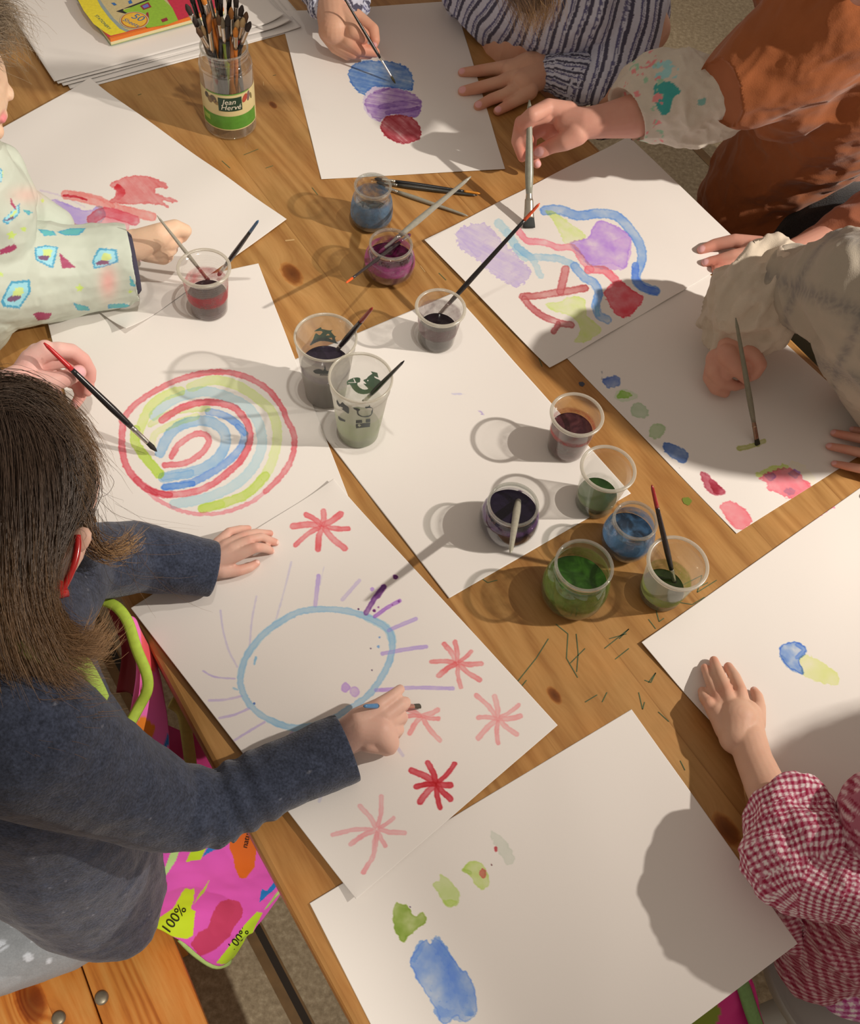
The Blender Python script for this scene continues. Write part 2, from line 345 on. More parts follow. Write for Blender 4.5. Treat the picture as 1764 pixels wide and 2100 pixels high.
class Paint:
    def __init__(s): s.ops = []
    def st(s, pts, w1, col, ref=REF, var=.35, rough=2.0, taper=None, **k): s.ops.append(('s', pts, w1, col, ref, var, rough, k)); return s
    def bl(s, pts, col, ref=REF, var=.4, rough=3.0, **k): s.ops.append(('b', pts, 0, col, ref, var, rough, k)); return s
    def apply(s, wx, wy, X, Y):
        """X,Y: photo coordinates where the paint was traced; wx,wy: metres on the sheet, for the pigment's grain"""
        T = np.ones((len(X), 3)); D0_ = np.zeros((len(X), 3))
        for i, (kind, pts, w1, col, ref, var, rough, k) in enumerate(s.ops):
            pts = smooth_pts(pts, kind == 'b', 5) if k.get('sm', True) else pts
            a = np.array(pts); mg = w1+12
            idx = np.where((X > a[:, 0].min()-mg) & (X < a[:, 0].max()+mg) & (Y > a[:, 1].min()-mg) & (Y < a[:, 1].max()+mg))[0]
            if not len(idx): continue
            x, y = X[idx], Y[idx]; u, v = wx[idx], wy[idx]
            jit = (fbm(u*260, v*260, seed=i+3, o=3)-.5)*2*rough
            if kind == 's': d = dist_poly(x, y, pts)-w1/2+jit
            else:
                dd = dist_poly(x, y, pts+[pts[0]]); d = np.where(inside(x, y, pts), -dd, dd)+jit
            cov = np.clip(.5-d/1.6, 0, 1)
            edge = np.clip(1-np.abs(d+1.8)/2.0, 0, 1)*k.get('edge', .35)
            n = fbm(u*45, v*45, seed=i+31, o=4); n2 = fbm(u*170, v*170, seed=i+51, o=3)
            if 'streak' in k:
                an = math.radians(k['streak']); uu = (u*math.cos(an)+v*math.sin(an)); vv2 = (-u*math.sin(an)+v*math.cos(an))
                n = .5*n+.5*fbm(uu*22, vv2*260, seed=i+77, o=3)
            den = 1+var*(n-.5)*4+var*.5*(n2-.5)*2+edge
            if k.get('speck'): den = den+k['speck']*(vnoise(u*700, v*700, seed=i+5) > .93)*(n2 > .45)
            if k.get('dry'): cov = cov*np.clip((fbm(u*40, v*420, seed=i+91, o=2)-.32)*6, 0, 1)
            den = np.clip(den, .12, 3)
            t = np.clip(lin(col)/lin(ref), .012, 1)
            dn = -np.log(t)[None]*(den*cov*k.get('a', .80))[:, None]; do = D0_[idx]; D0_[idx] = np.maximum(do, dn)+.22*np.minimum(do, dn)
        return np.exp(-D0_)
def sheet(name, quad, z, label, paint=None, group='large sheets of drawing paper', step=STEP, amp=.0006, seed=1, lift=(), q3=None, base=None, extra=None):
    """quad: corners in the photo TL,TR,BR,BL order; each becomes a point on the table plane"""
    q = [P(*c, z)[:2] if not isinstance(c, np.ndarray) else c[:2] for c in quad]
    la = max(np.linalg.norm(q[1]-q[0]), np.linalg.norm(q[2]-q[3])); lb = max(np.linalg.norm(q[3]-q[0]), np.linalg.norm(q[2]-q[1]))
    na, nb = int(la/step)+2, int(lb/step)+2
    s, t = np.meshgrid(np.linspace(0, 1, na), np.linspace(0, 1, nb)); s = s.ravel(); t = t.ravel()
    xy = (q[0]*((1-s)*(1-t))[:, None]+q[1]*(s*(1-t))[:, None]+q[2]*(s*t)[:, None]+q[3]*((1-s)*t)[:, None])
    wx, wy = s*la, t*lb
    zz = TZ+z+amp*2*(fbm(xy[:, 0]*9, xy[:, 1]*9, seed=seed, o=2)-.5)
    # soft ridges from having been rolled
    zz += amp*.7*np.sin((wx*math.cos(seed)+wy*math.sin(seed))*42+3*fbm(wx*6, wy*6, seed=seed+9, o=2))
    for (cs_, ct, h, r) in lift:
        dd = np.hypot((s-cs_)*la, (t-ct)*lb); zz += h*np.clip(1-dd/r, 0, 1)**2
    v = np.column_stack([xy, zz]); 
    X, Y = proj(v).T
    n = len(v); v2 = v.copy(); v2[:, 2] -= .0003
    i = np.arange((nb-1)*(na-1)); r_, c_ = i//(na-1), i % (na-1); a = r_*na+c_
    top = np.column_stack([a, a+na, a+na+1, a+1]); 
    bi = np.concatenate([np.arange(na), np.arange(1, nb)*na+na-1, (nb-1)*na+np.arange(na-2, -1, -1), np.arange(nb-2, 0, -1)*na])
    bj = np.roll(bi, -1); k = len(bi); vb = v2[bi]
    side = np.column_stack([bi, bj, n+(np.arange(k)+1) % k, n+np.arange(k)])
    allv = np.vstack([v, vb]); me = bpy.data.meshes.new(name)
    me.vertices.add(len(allv)); me.vertices.foreach_set('co', allv.astype(np.float32).ravel())
    F_ = np.vstack([top, side]); me.loops.add(F_.size); me.loops.foreach_set('vertex_index', F_.ravel().astype(np.int32))
    me.polygons.add(len(F_)); me.polygons.foreach_set('loop_start', np.arange(0, F_.size, 4, dtype=np.int32)); me.update(calc_edges=True)
    T = paint.apply(wx, wy, X, Y) if paint else np.ones((n, 3))
    # scattered specks and slight yellowing of the sheet
    col = np.ones((len(allv), 3))*PALB; col[:n] *= T
    set_col(me, col)
    o = link(name, me, M_PAPER); tag(o, label, 'drawing' if paint else 'paper', group)
    return o
def zz(pts, ox, oy, k): return [(ox+a*k, oy+b*k) for a, b in pts]
K1 = 640/1764
# --- sheet with three ovals
p = Paint()
k6 = 300/1764
p.bl(zz([(785, 880), (830, 800), (920, 745), (1080, 730), (1230, 735), (1400, 765), (1510, 830), (1565, 920), (1575, 1040), (1545, 1090), (1380, 1070), (1200, 1045), (1090, 1050), (1010, 1110), (985, 1148), (900, 1100), (820, 1000)], 580, 0, k6), (92, 128, 178), var=.45, streak=25, edge=.6, speck=.5)
p.bl(zz([(975, 1160), (1085, 1040), (1250, 1035), (1400, 1060), (1560, 1130), (1650, 1200), (1672, 1300), (1620, 1400), (1540, 1415), (1330, 1380), (1220, 1430), (1160, 1468), (1050, 1410), (980, 1300)], 580, 0, k6), (196, 180, 204), var=.2, edge=.1)
p.bl(zz([(990, 1200), (1110, 1100), (1280, 1050), (1450, 1080), (1600, 1150), (1672, 1250), (1640, 1390), (1540, 1415), (1330, 1380), (1200, 1440), (1150, 1465), (1020, 1340)], 580, 0, k6), (158, 124, 170), var=.55, streak=20, edge=.4)
p.st(zz([(1180, 1290), (1400, 1250), (1640, 1230)], 580, 0, k6), 12, (146, 112, 160), var=.5, streak=20)
p.st(zz([(1100, 1120), (1280, 1070)], 580, 0, k6), 5, (146, 112, 160)); p.st(zz([(1250, 1360), (1500, 1330), (1640, 1300)], 580, 0, k6), 8, (140, 104, 154))
p.bl(zz([(1180, 1500), (1230, 1420), (1340, 1385), (1500, 1400), (1600, 1450), (1670, 1580), (1640, 1680), (1480, 1730), (1300, 1690), (1200, 1590)], 580, 0, k6), (160, 62, 68), var=.45, edge=.4, streak=60)
SH = {}
SH['P1'] = sheet('drawing_sheet', [(574, 26), (932, 2), (1036, 347), (659, 367)], .0012, 'sheet painted with blue, purple and red ovals at the far end', p, seed=2, lift=((0, 0, .004, .08),))
# --- toddler's sheet
p = Paint()
p.bl(zz([(615, 1050), (660, 1020), (740, 995), (850, 1000), (940, 1040), (942, 1065), (890, 1062), (885, 1095), (1000, 1130), (985, 1147), (920, 1135), (955, 1172), (850, 1150), (750, 1158), (700, 1155), (612, 1142), (650, 1110), (655, 1070)], 0, 0, K1), (212, 124, 118), var=.3, streak=10, edge=.4)
p.st(zz([(665, 1060), (690, 1085), (670, 1110)], 0, 0, K1), 14, (205, 80, 84), var=.6, edge=0)
p.st(zz([(370, 1100), (500, 1125), (650, 1175), (860, 1225)], 0, 0, K1), 19, (224, 146, 134), var=.3, streak=30); p.st(zz([(362, 1106), (420, 1110), (490, 1130)], 0, 0, K1), 5, (190, 50, 60))
p.st(zz([(395, 1085), (560, 1120), (640, 1165)], 0, 0, K1), 9, (222, 150, 138), streak=30)
p.bl(zz([(285, 1140), (325, 1130), (480, 1190), (560, 1165), (600, 1200), (580, 1250), (530, 1275), (420, 1272), (340, 1242), (325, 1190)], 0, 0, K1), (178, 156, 208), var=.3, edge=.4)
p.st(zz([(520, 1240), (600, 1200), (760, 1245)], 0, 0, K1), 22, (214, 108, 116), var=.4); p.st(zz([(560, 1250), (700, 1280)], 0, 0, K1), 24, (224, 150, 152)); p.st(zz([(340, 1262), (450, 1290)], 0, 0, K1), 14, (230, 160, 150))
p.st(zz([(228, 1077), (360, 1112), (480, 1170)], 0, 0, K1), 4, (214, 200, 204)); p.bl(zz([(770, 1440), (830, 1450), (790, 1480)], 0, 0, K1), (232, 178, 172))
SH['P2'] = sheet('drawing_sheet', [P(186, 168), P(588, 455), P(262, 690), P(186, 168)+P(262, 690)-P(588, 455)], .0048, 'sheet with red and purple smears under the arm in the vehicle print smock', p, seed=3, amp=.0012, lift=((1, 1, .012, .07), (0, 0, .004, .05)))
# --- ring painting
p = Paint(); O = (0, 620, K1)
p.st(zz([(690, 670), (760, 580), (860, 510), (1000, 440), (1150, 400), (1280, 395), (1400, 425), (1510, 490), (1585, 580), (1625, 670), (1665, 760), (1650, 880), (1590, 980), (1500, 1070)], *O), 12, (214, 122, 122), var=.25)
p.st(zz([(1600, 970), (1500, 1070), (1400, 1140), (1250, 1190), (1120, 1195), (1000, 1170), (900, 1120), (840, 1075)], *O), 8.5, (224, 158, 156), var=.25)
p.st(zz([(695, 680), (688, 800), (705, 900), (750, 980), (835, 1055), (920, 1085), (1050, 1080), (1180, 1040), (1290, 960), (1370, 880), (1412, 780), (1400, 690), (1330, 600), (1220, 567), (1100, 572), (1000, 610), (915, 668)], *O), 14.5, (214, 118, 120), var=.3, speck=.6)
p.st(zz([(770, 1000), (840, 1060), (960, 1090)], *O), 13, (205, 90, 96), var=.3); p.st(zz([(830, 1045), (880, 1080)], *O), 9, (200, 90, 96))
p.st(zz([(1080, 480), (1200, 440), (1330, 465), (1440, 530), (1540, 625), (1568, 740), (1550, 860), (1500, 980), (1400, 1080)], *O), 20, (210, 216, 152), var=.2, speck=.4)
p.st(zz([(1500, 980), (1400, 1080), (1280, 1130), (1145, 1168)], *O), 19, (190, 206, 104), var=.2, speck=.6); p.st(zz([(1150, 1160), (1250, 1140)], *O), 16, (196, 214, 110), var=.3)
p.st(zz([(775, 760), (800, 690), (850, 590), (930, 530), (1020, 500)], *O), 20, (208, 216, 140), var=.2, speck=.6)
p.st(zz([(765, 720), (765, 790), (810, 860), (900, 970)], *O), 20, (186, 206, 96), var=.15, speck=.5); p.st(zz([(790, 830), (900, 970)], *O), 17, (190, 206, 110), var=.2)
p.st(zz([(850, 690), (950, 630), (1080, 605), (1175, 600)], *O), 13, (206, 212, 146), speck=.5); p.st(zz([(860, 810), (880, 740), (1000, 680), (1110, 645)], *O), 14, (214, 216, 160), speck=.5)
p.st(zz([(870, 640), (960, 560), (1100, 510), (1200, 508), (1300, 540), (1400, 595), (1460, 680), (1482, 790), (1450, 900), (1380, 990), (1280, 1060), (1130, 1115), (985, 1140)], *O), 21, (184, 204, 214), var=.15)
p.st(zz([(1180, 618), (1280, 645), (1370, 720), (1372, 800), (1300, 890), (1200, 960), (1080, 1020), (935, 1045)], *O), 16, (138, 166, 208), var=.35); p.st(zz([(1345, 700), (1385, 740)], *O), 12, (120, 156, 206)); p.st(zz([(930, 1045), (1090, 1025)], *O), 13, (110, 150, 200), var=.4)
p.st(zz([(905, 850), (960, 745), (1050, 685), (1180, 672), (1268, 735), (1265, 830), (1190, 915), (1080, 960), (925, 990)], *O), 22, (152, 182, 214), var=.25); p.st(zz([(925, 990), (1080, 965)], *O), 15, (140, 176, 212))
p.st(zz([(970, 872), (1010, 805), (1090, 750), (1160, 748), (1180, 795), (1130, 860), (1040, 910), (930, 920)], *O), 12.5, (216, 128, 128), var=.25)
q3 = [P(93, 641), P(530, 543)]; dirv = P(713, 1017)-P(530, 543); dirv /= np.linalg.norm(dirv); dirl = P(196, 1055)-P(96, 650); dirl /= np.linalg.norm(dirl)
SH['P3'] = sheet('drawing_sheet', [q3[0], q3[1], q3[1]+dirv*.452, q3[0]+dirl*.452], .0030, 'sheet painted with concentric red, green and blue rings', p, seed=4, lift=((.0, .0, .001, .05),))
# --- sheet below the cups
p = Paint()
p.st([(928, 808), (952, 808)], 2.2, (190, 184, 200)); p.st([(984, 843), (992, 850)], 3, (170, 150, 190)); p.st([(990, 842), (988, 850)], 2, (150, 130, 180))
SH['P4'] = sheet('drawing_sheet', [(558, 757), (930, 600), (1294, 1012), (921, 1227)], .0012, 'nearly blank sheet in the middle with cups standing on it', p, seed=5, step=.0018)
# --- abstract painting by the adult
p = Paint()
p.st([(1117, 432), (1146, 430), (1185, 442), (1225, 438), (1262, 442), (1290, 468), (1312, 500), (1316, 533), (1304, 568), (1318, 588), (1345, 597)], 20, (140, 168, 214), var=.35, edge=.7); p.st([(1304, 545), (1304, 572), (1320, 590), (1345, 598)], 16, (120, 150, 205), var=.5)
p.bl([(1119, 430), (1148, 441), (1176, 462), (1203, 484), (1185, 495), (1160, 501), (1150, 482), (1136, 456)], (206, 216, 140), var=.4)
p.bl([(1229, 453), (1260, 462), (1294, 486), (1290, 520), (1282, 550), (1250, 541), (1211, 545), (1190, 520), (1168, 498), (1204, 488), (1215, 468)], (186, 150, 210), var=.4, edge=.5); p.bl([(1168, 498), (1225, 505), (1290, 486), (1282, 550), (1211, 545)], (205, 176, 214), var=.5)
p.st([(1063, 472), (1081, 493), (1117, 497), (1146, 508), (1175, 508), (1197, 537), (1213, 553)], 14, (226, 146, 150), var=.3, edge=.5)
p.st([(1207, 553), (1226, 553), (1244, 557), (1269, 582)], 17, (226, 120, 126), var=.35); p.bl([(1240, 597), (1269, 574), (1290, 590), (1319, 610), (1305, 635), (1288, 650), (1266, 647), (1250, 625)], (214, 88, 96), var=.35, edge=.35)
p.st([(1022, 457), (1044, 482), (1070, 522), (1088, 527)], 18, (186, 204, 222), var=.3, rough=2.5); p.st([(1060, 505), (1088, 527), (1102, 527), (1146, 531), (1178, 545)], 15, (160, 190, 216), var=.35)
p.st([(1040, 475), (1062, 515), (1090, 528), (1109, 566)], 13, (182, 202, 220), rough=3); p.st([(1178, 545), (1190, 560), (1200, 570), (1218, 580), (1228, 600), (1222, 624), (1228, 645), (1246, 656)], 18, (136, 166, 206), var=.45, edge=.6); p.st([(1222, 615), (1226, 645)], 10, (140, 180, 216))
p.bl([(935, 479), (950, 466), (975, 459), (998, 461), (1033, 497), (1062, 525), (1088, 555), (1084, 570), (1062, 588), (1040, 580), (1015, 566), (979, 533), (943, 508)], (196, 180, 214), var=.4, rough=7, streak=70, edge=.5); p.st([(945, 480), (980, 520)], 16, (196, 180, 220), var=.4); p.st([(1000, 500), (1060, 560)], 20, (206, 190, 224), rough=5, dry=1)
p.st([(1160, 552), (1155, 575), (1149, 598)], 17, (196, 120, 116), var=.25, edge=.6); p.st([(1072, 608), (1106, 606), (1150, 599), (1200, 591)], 15, (192, 118, 112), var=.25, edge=.6); p.st([(1075, 612), (1099, 639), (1142, 660), (1172, 666)], 14, (190, 116, 112), edge=.6); p.st([(1145, 664), (1136, 680)], 12, (190, 116, 112))
p.bl([(1118, 622), (1150, 618), (1165, 609), (1198, 612), (1204, 645), (1220, 660), (1233, 678), (1222, 690), (1200, 702), (1178, 700), (1190, 676), (1176, 652), (1150, 642), (1132, 636)], (208, 216, 144), var=.4, edge=.5)
SH['P5'] = sheet('drawing_sheet', [(870, 492), (1290, 279), (1536, 517), (1127, 755)], .0030, 'sheet of blue, purple, red and green wavy shapes under the broad brush', p, seed=6, lift=((0, 1, .002, .05),), amp=.0009)
# --- dotted sheet
p = Paint(); O = (1124, 560, K1); S = REFS
p.bl(zz([(308, 605), (365, 580), (405, 590), (412, 615), (395, 642), (350, 651), (325, 640)], *O), (60, 66, 92), ref=S, var=.4)
p.bl(zz([(375, 690), (400, 660), (450, 660), (505, 690), (495, 715), (420, 725), (385, 712)], *O), (124, 116, 96), ref=S, var=.2); p.bl(zz([(390, 690), (415, 665), (450, 672), (480, 692), (460, 705), (395, 708)], *O), (92, 104, 48), ref=S, var=.4)
p.bl(zz([(470, 770), (490, 735), (530, 735), (565, 775), (570, 800), (535, 822), (490, 810), (468, 790)], *O), (108, 106, 84), ref=S, var=.2); p.bl(zz([(572, 895), (585, 860), (630, 853), (665, 870), (655, 905), (620, 935), (580, 930)], *O), (104, 104, 76), ref=S, var=.2)
p.bl(zz([(648, 962), (690, 960), (740, 980), (788, 1012), (790, 1045), (765, 1075), (710, 1050), (665, 1015)], *O), (60, 68, 90), ref=S, var=.35)
p.st(zz([(1080, 993), (1150, 978), (1222, 950)], *O), 10, (108, 98, 58), ref=S, var=.3)
p.bl(zz([(863, 1118), (905, 1140), (950, 1180), (1003, 1240), (990, 1253), (930, 1250), (893, 1215), (868, 1165)], *O), (188, 112, 118), var=.5, edge=.6); p.bl(zz([(910, 1170), (950, 1180), (1000, 1240), (940, 1245)], *O), (180, 90, 100), var=.9)
p.bl(zz([(973, 1310), (1030, 1288), (1075, 1310), (1125, 1345), (1155, 1390), (1135, 1430), (1078, 1452), (1030, 1412), (985, 1350)], *O), (224, 118, 122), var=.25, edge=.3)
p.bl(zz([(1198, 1155), (1260, 1120), (1350, 1100), (1420, 1130), (1450, 1170), (1490, 1210), (1450, 1245), (1380, 1280), (1300, 1245), (1240, 1220), (1235, 1180)], *O), (226, 124, 130), var=.3, edge=.4, rough=5)
p.st(zz([(1190, 1140), (1280, 1103), (1345, 1095)], *O), 11, (204, 212, 130), rough=4); p.st(zz([(1380, 1085), (1440, 1110), (1490, 1175)], *O), 17, (228, 230, 190), rough=4)
for c in [(1255, 1150), (1390, 1135), (1365, 1235)]: p.bl(zz([(c[0]-32, c[1]), (c[0], c[1]-22), (c[0]+34, c[1]-5), (c[0]+10, c[1]+24)], *O), (176, 130, 186), var=.5)
p.st(zz([(742, 1101), (744, 1103)], *O), 2.5, (110, 90, 80)); p.st(zz([(305, 558), (305, 600)], *O), .8, (150, 150, 150))
A6, B6, C6 = P(1165, 738), P(1510, 1095), P(1822, 898); dl = (B6-A6)/np.linalg.norm(B6-A6); dr = (C6-B6)/np.linalg.norm(C6-B6)
SH['P6'] = sheet('drawing_sheet', [B6-dl*.425, B6-dl*.425+dr*.30, B6+dr*.30, B6], .0012, 'sheet with a row of blue and green dots and pink blobs', p, seed=7)
# --- sheet at right with blue and yellow blob
p = Paint(); O = (1164, 1200, 600/1400)
p.bl(zz([(1016, 300), (1045, 278), (1095, 272), (1140, 300), (1138, 335), (1112, 360), (1130, 410), (1122, 428), (1065, 400), (1025, 355)], *O), (110, 142, 192), var=.6, edge=1.2)
p.st(zz([(1025, 340), (1060, 390), (1115, 415)], *O), 8, (110, 140, 180), var=.5); p.st(zz([(1100, 285), (1130, 310), (1100, 345)], *O), 10, (120, 150, 196), var=.5)
p.bl(zz([(1112, 350), (1150, 335), (1220, 370), (1275, 410), (1300, 450), (1285, 480), (1210, 465), (1130, 430)], *O), (214, 214, 150), var=.35, rough=4)
p.st([(1663, 1056), (1704, 1032)], 22, (226, 150, 164), var=.3, rough=4); p.bl([(1646, 1068), (1656, 1056), (1662, 1060), (1656, 1070)], (224, 140, 150))
A9 = P(1314, 1320); dt = P(1764, 1001)-A9; dt /= np.linalg.norm(dt); db = P(1560, 1640)-A9; db /= np.linalg.norm(db)
db = db-dt*(db@dt); db /= np.linalg.norm(db)
SH['P9'] = sheet('drawing_sheet', [A9, A9+dt*.42, A9+dt*.42+db*.297, A9+db*.297], .0012, 'sheet at the right with one blue and yellow blob, a child hand resting on it', p, seed=8, amp=.0009, lift=((0, 0, .003, .12), (0, .5, .004, .1)))
# --- sun drawing
p = Paint(); k = 840/1764; O = (400, 1100, k)
ring = [(540, 312), (650, 320), (740, 348), (825, 395), (850, 450), (840, 530), (795, 620), (740, 690), (650, 750), (560, 800), (430, 825), (320, 790), (250, 740), (205, 670), (197, 600), (215, 530), (260, 460), (320, 400), (380, 360), (450, 325), (540, 312)]
p.st(zz(ring, *O), 13.5, (158, 188, 212), var=.2, speck=.35, edge=.4); p.st(zz(ring[2:5], *O), 17, (176, 200, 216), var=.3); p.st(zz(ring[14:19], *O), 15, (190, 206, 216), var=.3); p.st(zz(ring[9:12], *O), 14, (190, 208, 218), var=.3)
pu = (190, 170, 208)
for a, w1, c in [([(532, 170), (518, 298)], 9, pu), ([(708, 190), (635, 272)], 8, (200, 186, 214)), ([(882, 278), (830, 305), (775, 345)], 8, (176, 130, 190)), ([(952, 355), (890, 380), (835, 405)], 8, pu), ([(995, 475), (900, 488), (808, 505)], 8.5, pu), ([(1110, 655), (950, 652), (780, 662)], 8, (186, 166, 204)), ([(870, 905), (895, 943)], 7, (204, 196, 214)),
    ([(110, 320), (120, 400), (145, 490), (182, 562)], 4, (204, 194, 206)), ([(265, 258), (245, 360), (235, 480)], 4, (206, 196, 208)), ([(415, 110), (385, 230), (350, 355)], 4, (206, 198, 208)), ([(556, 130), (538, 210)], 2, (206, 198, 208)), ([(35, 580), (85, 605), (172, 613)], 4, (198, 184, 204)), ([(60, 707), (130, 703), (200, 688)], 5, (200, 184, 206)), ([(105, 782), (170, 768), (235, 740)], 5, (200, 184, 206)), ([(170, 878), (240, 835), (300, 800)], 5, (200, 184, 206)), ([(350, 915), (385, 885), (420, 840)], 5, (200, 186, 208)), ([(535, 1140), (545, 1110)], 7, (204, 198, 214)), ([(800, 662), (860, 660)], 8, (190, 150, 200))]:
    p.st(zz(a, *O), w1, c, var=.25, rough=.9)
p.st(zz([(812, 218), (775, 265), (737, 330)], *O), 11, (130, 84, 140), var=.5, rough=1.2); p.st(zz([(815, 218), (785, 258)], *O), 11, (130, 84, 130), rough=1.2)
for (x, y, r, c) in [(863, 175, 11, (96, 44, 98)), (763, 228, 9, (190, 160, 205)), (772, 320, 7, (120, 60, 120)), (704, 313, 4, (90, 50, 90)), (757, 483, 3, (80, 60, 80)), (762, 576, 3, (80, 60, 80)), (790, 475, 6, (120, 160, 200)), (795, 435, 4, (120, 150, 190)), (648, 650, 20, (186, 150, 204)), (688, 670, 22, (186, 152, 204)), (790, 305, 4, (150, 90, 150)), (255, 720, 5, (90, 120, 170)), (580, 798, 4, (120, 90, 160)), (850, 295, 4, (140, 80, 150)), (878, 280, 6, (140, 80, 150))]:
    p.bl(zz([(x+r*math.cos(t)*(1+.15*math.sin(3*t+x)), y+r*math.sin(t)*(1+.15*math.cos(2*t+y))) for t in np.linspace(0, 6.28, 9)[:-1]], *O), c, rough=1.0 if r > 12 else .3, var=.3)
p.st(zz([(165, 652), (185, 662)], *O), 4, (150, 186, 212)); p.st(zz([(262, 520), (255, 550)], *O), 4, (150, 186, 212))
def star(c, rays, w1, col, **kw):
    for i, rr in enumerate(rays):
        t = np.array(rr)-np.array(c); m_ = (c[0]+t[0]*.5-t[1]*.05, c[1]+t[1]*.5+t[0]*.05)
        # rays stop short of one another in the middle so the tone stays even
        p.st([(c[0]+t[0]*.12, c[1]+t[1]*.12), m_, tuple(rr)], w1*(1+.15*math.sin(i*2.3)), col, rough=1.4, **kw)
k2 = 740/1764
star(zz([(240, 1235)], 560, 560, k2)[0], zz([(248, 1165), (330, 1178), (368, 1250), (350, 1345), (220, 1350), (110, 1328), (98, 1238), (162, 1180)], 560, 560, k2), 12, (218, 124, 122), var=.4, speck=.4)
star(zz([(1130, 545)], *O)[0], zz([(1120, 455), (1075, 465), (1190, 495), (1232, 548), (1226, 618), (1145, 650), (1050, 600), (1018, 540)], *O), 10, (222, 140, 134), var=.4, speck=.6)
star(zz([(1305, 785)], *O)[0], zz([(1212, 685), (1290, 690), (1395, 725), (1400, 775), (1385, 852), (1305, 890), (1222, 868), (1220, 780)], *O), 10.5, (228, 164, 156), var=.3, speck=.3)
star(zz([(975, 775)], *O)[0], zz([(915, 745), (1045, 748), (1050, 785), (925, 848), (1055, 878), (910, 775)], *O), 10, (228, 156, 148), var=.3)
star(zz([(1040, 1065)], *O)[0], zz([(1002, 975), (932, 1008), (1118, 980), (1100, 1072), (1100, 1130), (1055, 1168), (970, 1142), (952, 1078)], *O), 12, (196, 70, 76), var=.35, speck=.5)
star(zz([(785, 1260)], *O)[0], zz([(803, 1120), (710, 1162), (855, 1212), (903, 1276), (820, 1332), (770, 1380), (672, 1325), (592, 1285)], *O), 9.5, (230, 170, 164), var=.3); p.st(zz([(785, 1280), (770, 1370), (725, 1445)], *O), 10, (226, 166, 160))
SH['P7'] = sheet('drawing_sheet', [(268, 1247), (684, 985), (1144, 1487), (730, 1845)], .0052, 'sheet painted with a blue oval sun, purple rays and red stars', p, seed=9, amp=.0007, lift=((1, 0, .004, .06), (0, 1, .003, .05)))
# --- near sheet
p = Paint(); O = (560, 1560, 680/1764)
p.bl(zz([(655, 750), (690, 768), (712, 768), (735, 805), (762, 828), (797, 800), (815, 850), (780, 885), (740, 920), (715, 938), (695, 966), (662, 930), (638, 860), (640, 795)], *O), (150, 168, 82), var=.5, edge=.3)
p.bl(zz([(850, 655), (885, 635), (892, 606), (935, 628), (962, 660), (990, 710), (980, 765), (930, 782), (900, 745), (868, 690)], *O), (192, 204, 132), var=.4, edge=.3); p.bl(zz([(905, 740), (980, 745), (940, 780)], *O), (190, 204, 120), var=.4)
p.bl(zz([(1005, 580), (1045, 538), (1110, 543), (1150, 620), (1140, 670), (1110, 685), (1070, 650), (1035, 600)], *O), (186, 202, 112), var=.5, edge=.3); p.st(zz([(1015, 585), (1050, 595)], *O), 9, (170, 190, 100)); p.bl(zz([(1095, 600), (1115, 570), (1135, 600), (1118, 625)], *O), (214, 120, 100))
p.bl(zz([(1155, 378), (1180, 385), (1235, 430), (1290, 520), (1245, 553), (1215, 510), (1175, 440)], *O), (206, 204, 184), var=.3, rough=5); p.st(zz([(1186, 465), (1188, 478)], *O), 5, (190, 90, 90)); p.st(zz([(1162, 553), (1164, 555)], *O), 3, (90, 50, 50)); p.st(zz([(728, 778), (729, 779)], *O), 2, (110, 90, 110))
p.bl(zz([(730, 1060), (775, 985), (815, 950), (835, 975), (868, 942), (930, 1010), (1000, 1112), (1030, 1118), (1045, 1150), (1078, 1240), (1080, 1350), (1020, 1390), (975, 1360), (930, 1400), (885, 1385), (868, 1330), (820, 1250), (770, 1170), (742, 1110)], *O), (128, 156, 200), var=.45, edge=.6, speck=.4)
p.st(zz([(790, 975), (745, 1060)], *O), 13, (140, 168, 204), var=.5, rough=5); p.st(zz([(870, 960), (930, 1060), (980, 1180), (1040, 1340)], *O), 22, (130, 160, 200), var=.5, rough=6, edge=0); p.st(zz([(880, 1330), (1000, 1370)], *O), 20, (150, 172, 206), var=.4, rough=6, edge=0)
A8, B8, C8 = P(635, 1853), P(1295, 1455), P(1636, 1935)
SH['P8'] = sheet('drawing_sheet', [A8, B8, C8, A8+C8-B8], .0012, 'near sheet with four green dabs and a big blue patch', p, seed=10)
# --- pile of blank sheets, top left
cornr = P(128, 186); t1 = P(400, 112)-P(128, 186); t1 /= np.linalg.norm(t1); t2 = np.array([-t1[1], t1[0], 0])
lab = ['lowest blank sheet of the pile at the top left', 'blank sheet low in the pile at the top left', 'blank sheet in the middle of the pile at the top left', 'blank sheet below the topmost one of the pile', 'topmost blank sheet of the pile, notepad lying on it']
offs = [(.030, -.010, .00), (.012, -.004, -.015), (.004, .004, .006), (-.002, .010, -.02), (-.006, .014, .004)]
for i, (a, b, r_) in enumerate(offs):
    z = .0008+i*.0022; u1 = t1*math.cos(r_)+t2*math.sin(r_); u2 = -t1*math.sin(r_)+t2*math.cos(r_); c = cornr+t1*a+t2*b
    o = sheet('paper_sheet', [c+u2*.30, c+u2*.30+u1*.42, c+u1*.42, c], z, lab[i], None, 'blank sheets piled at the top left', step=.006, seed=20+i, amp=.0004, lift=((1, 1, .003*i, .05),))
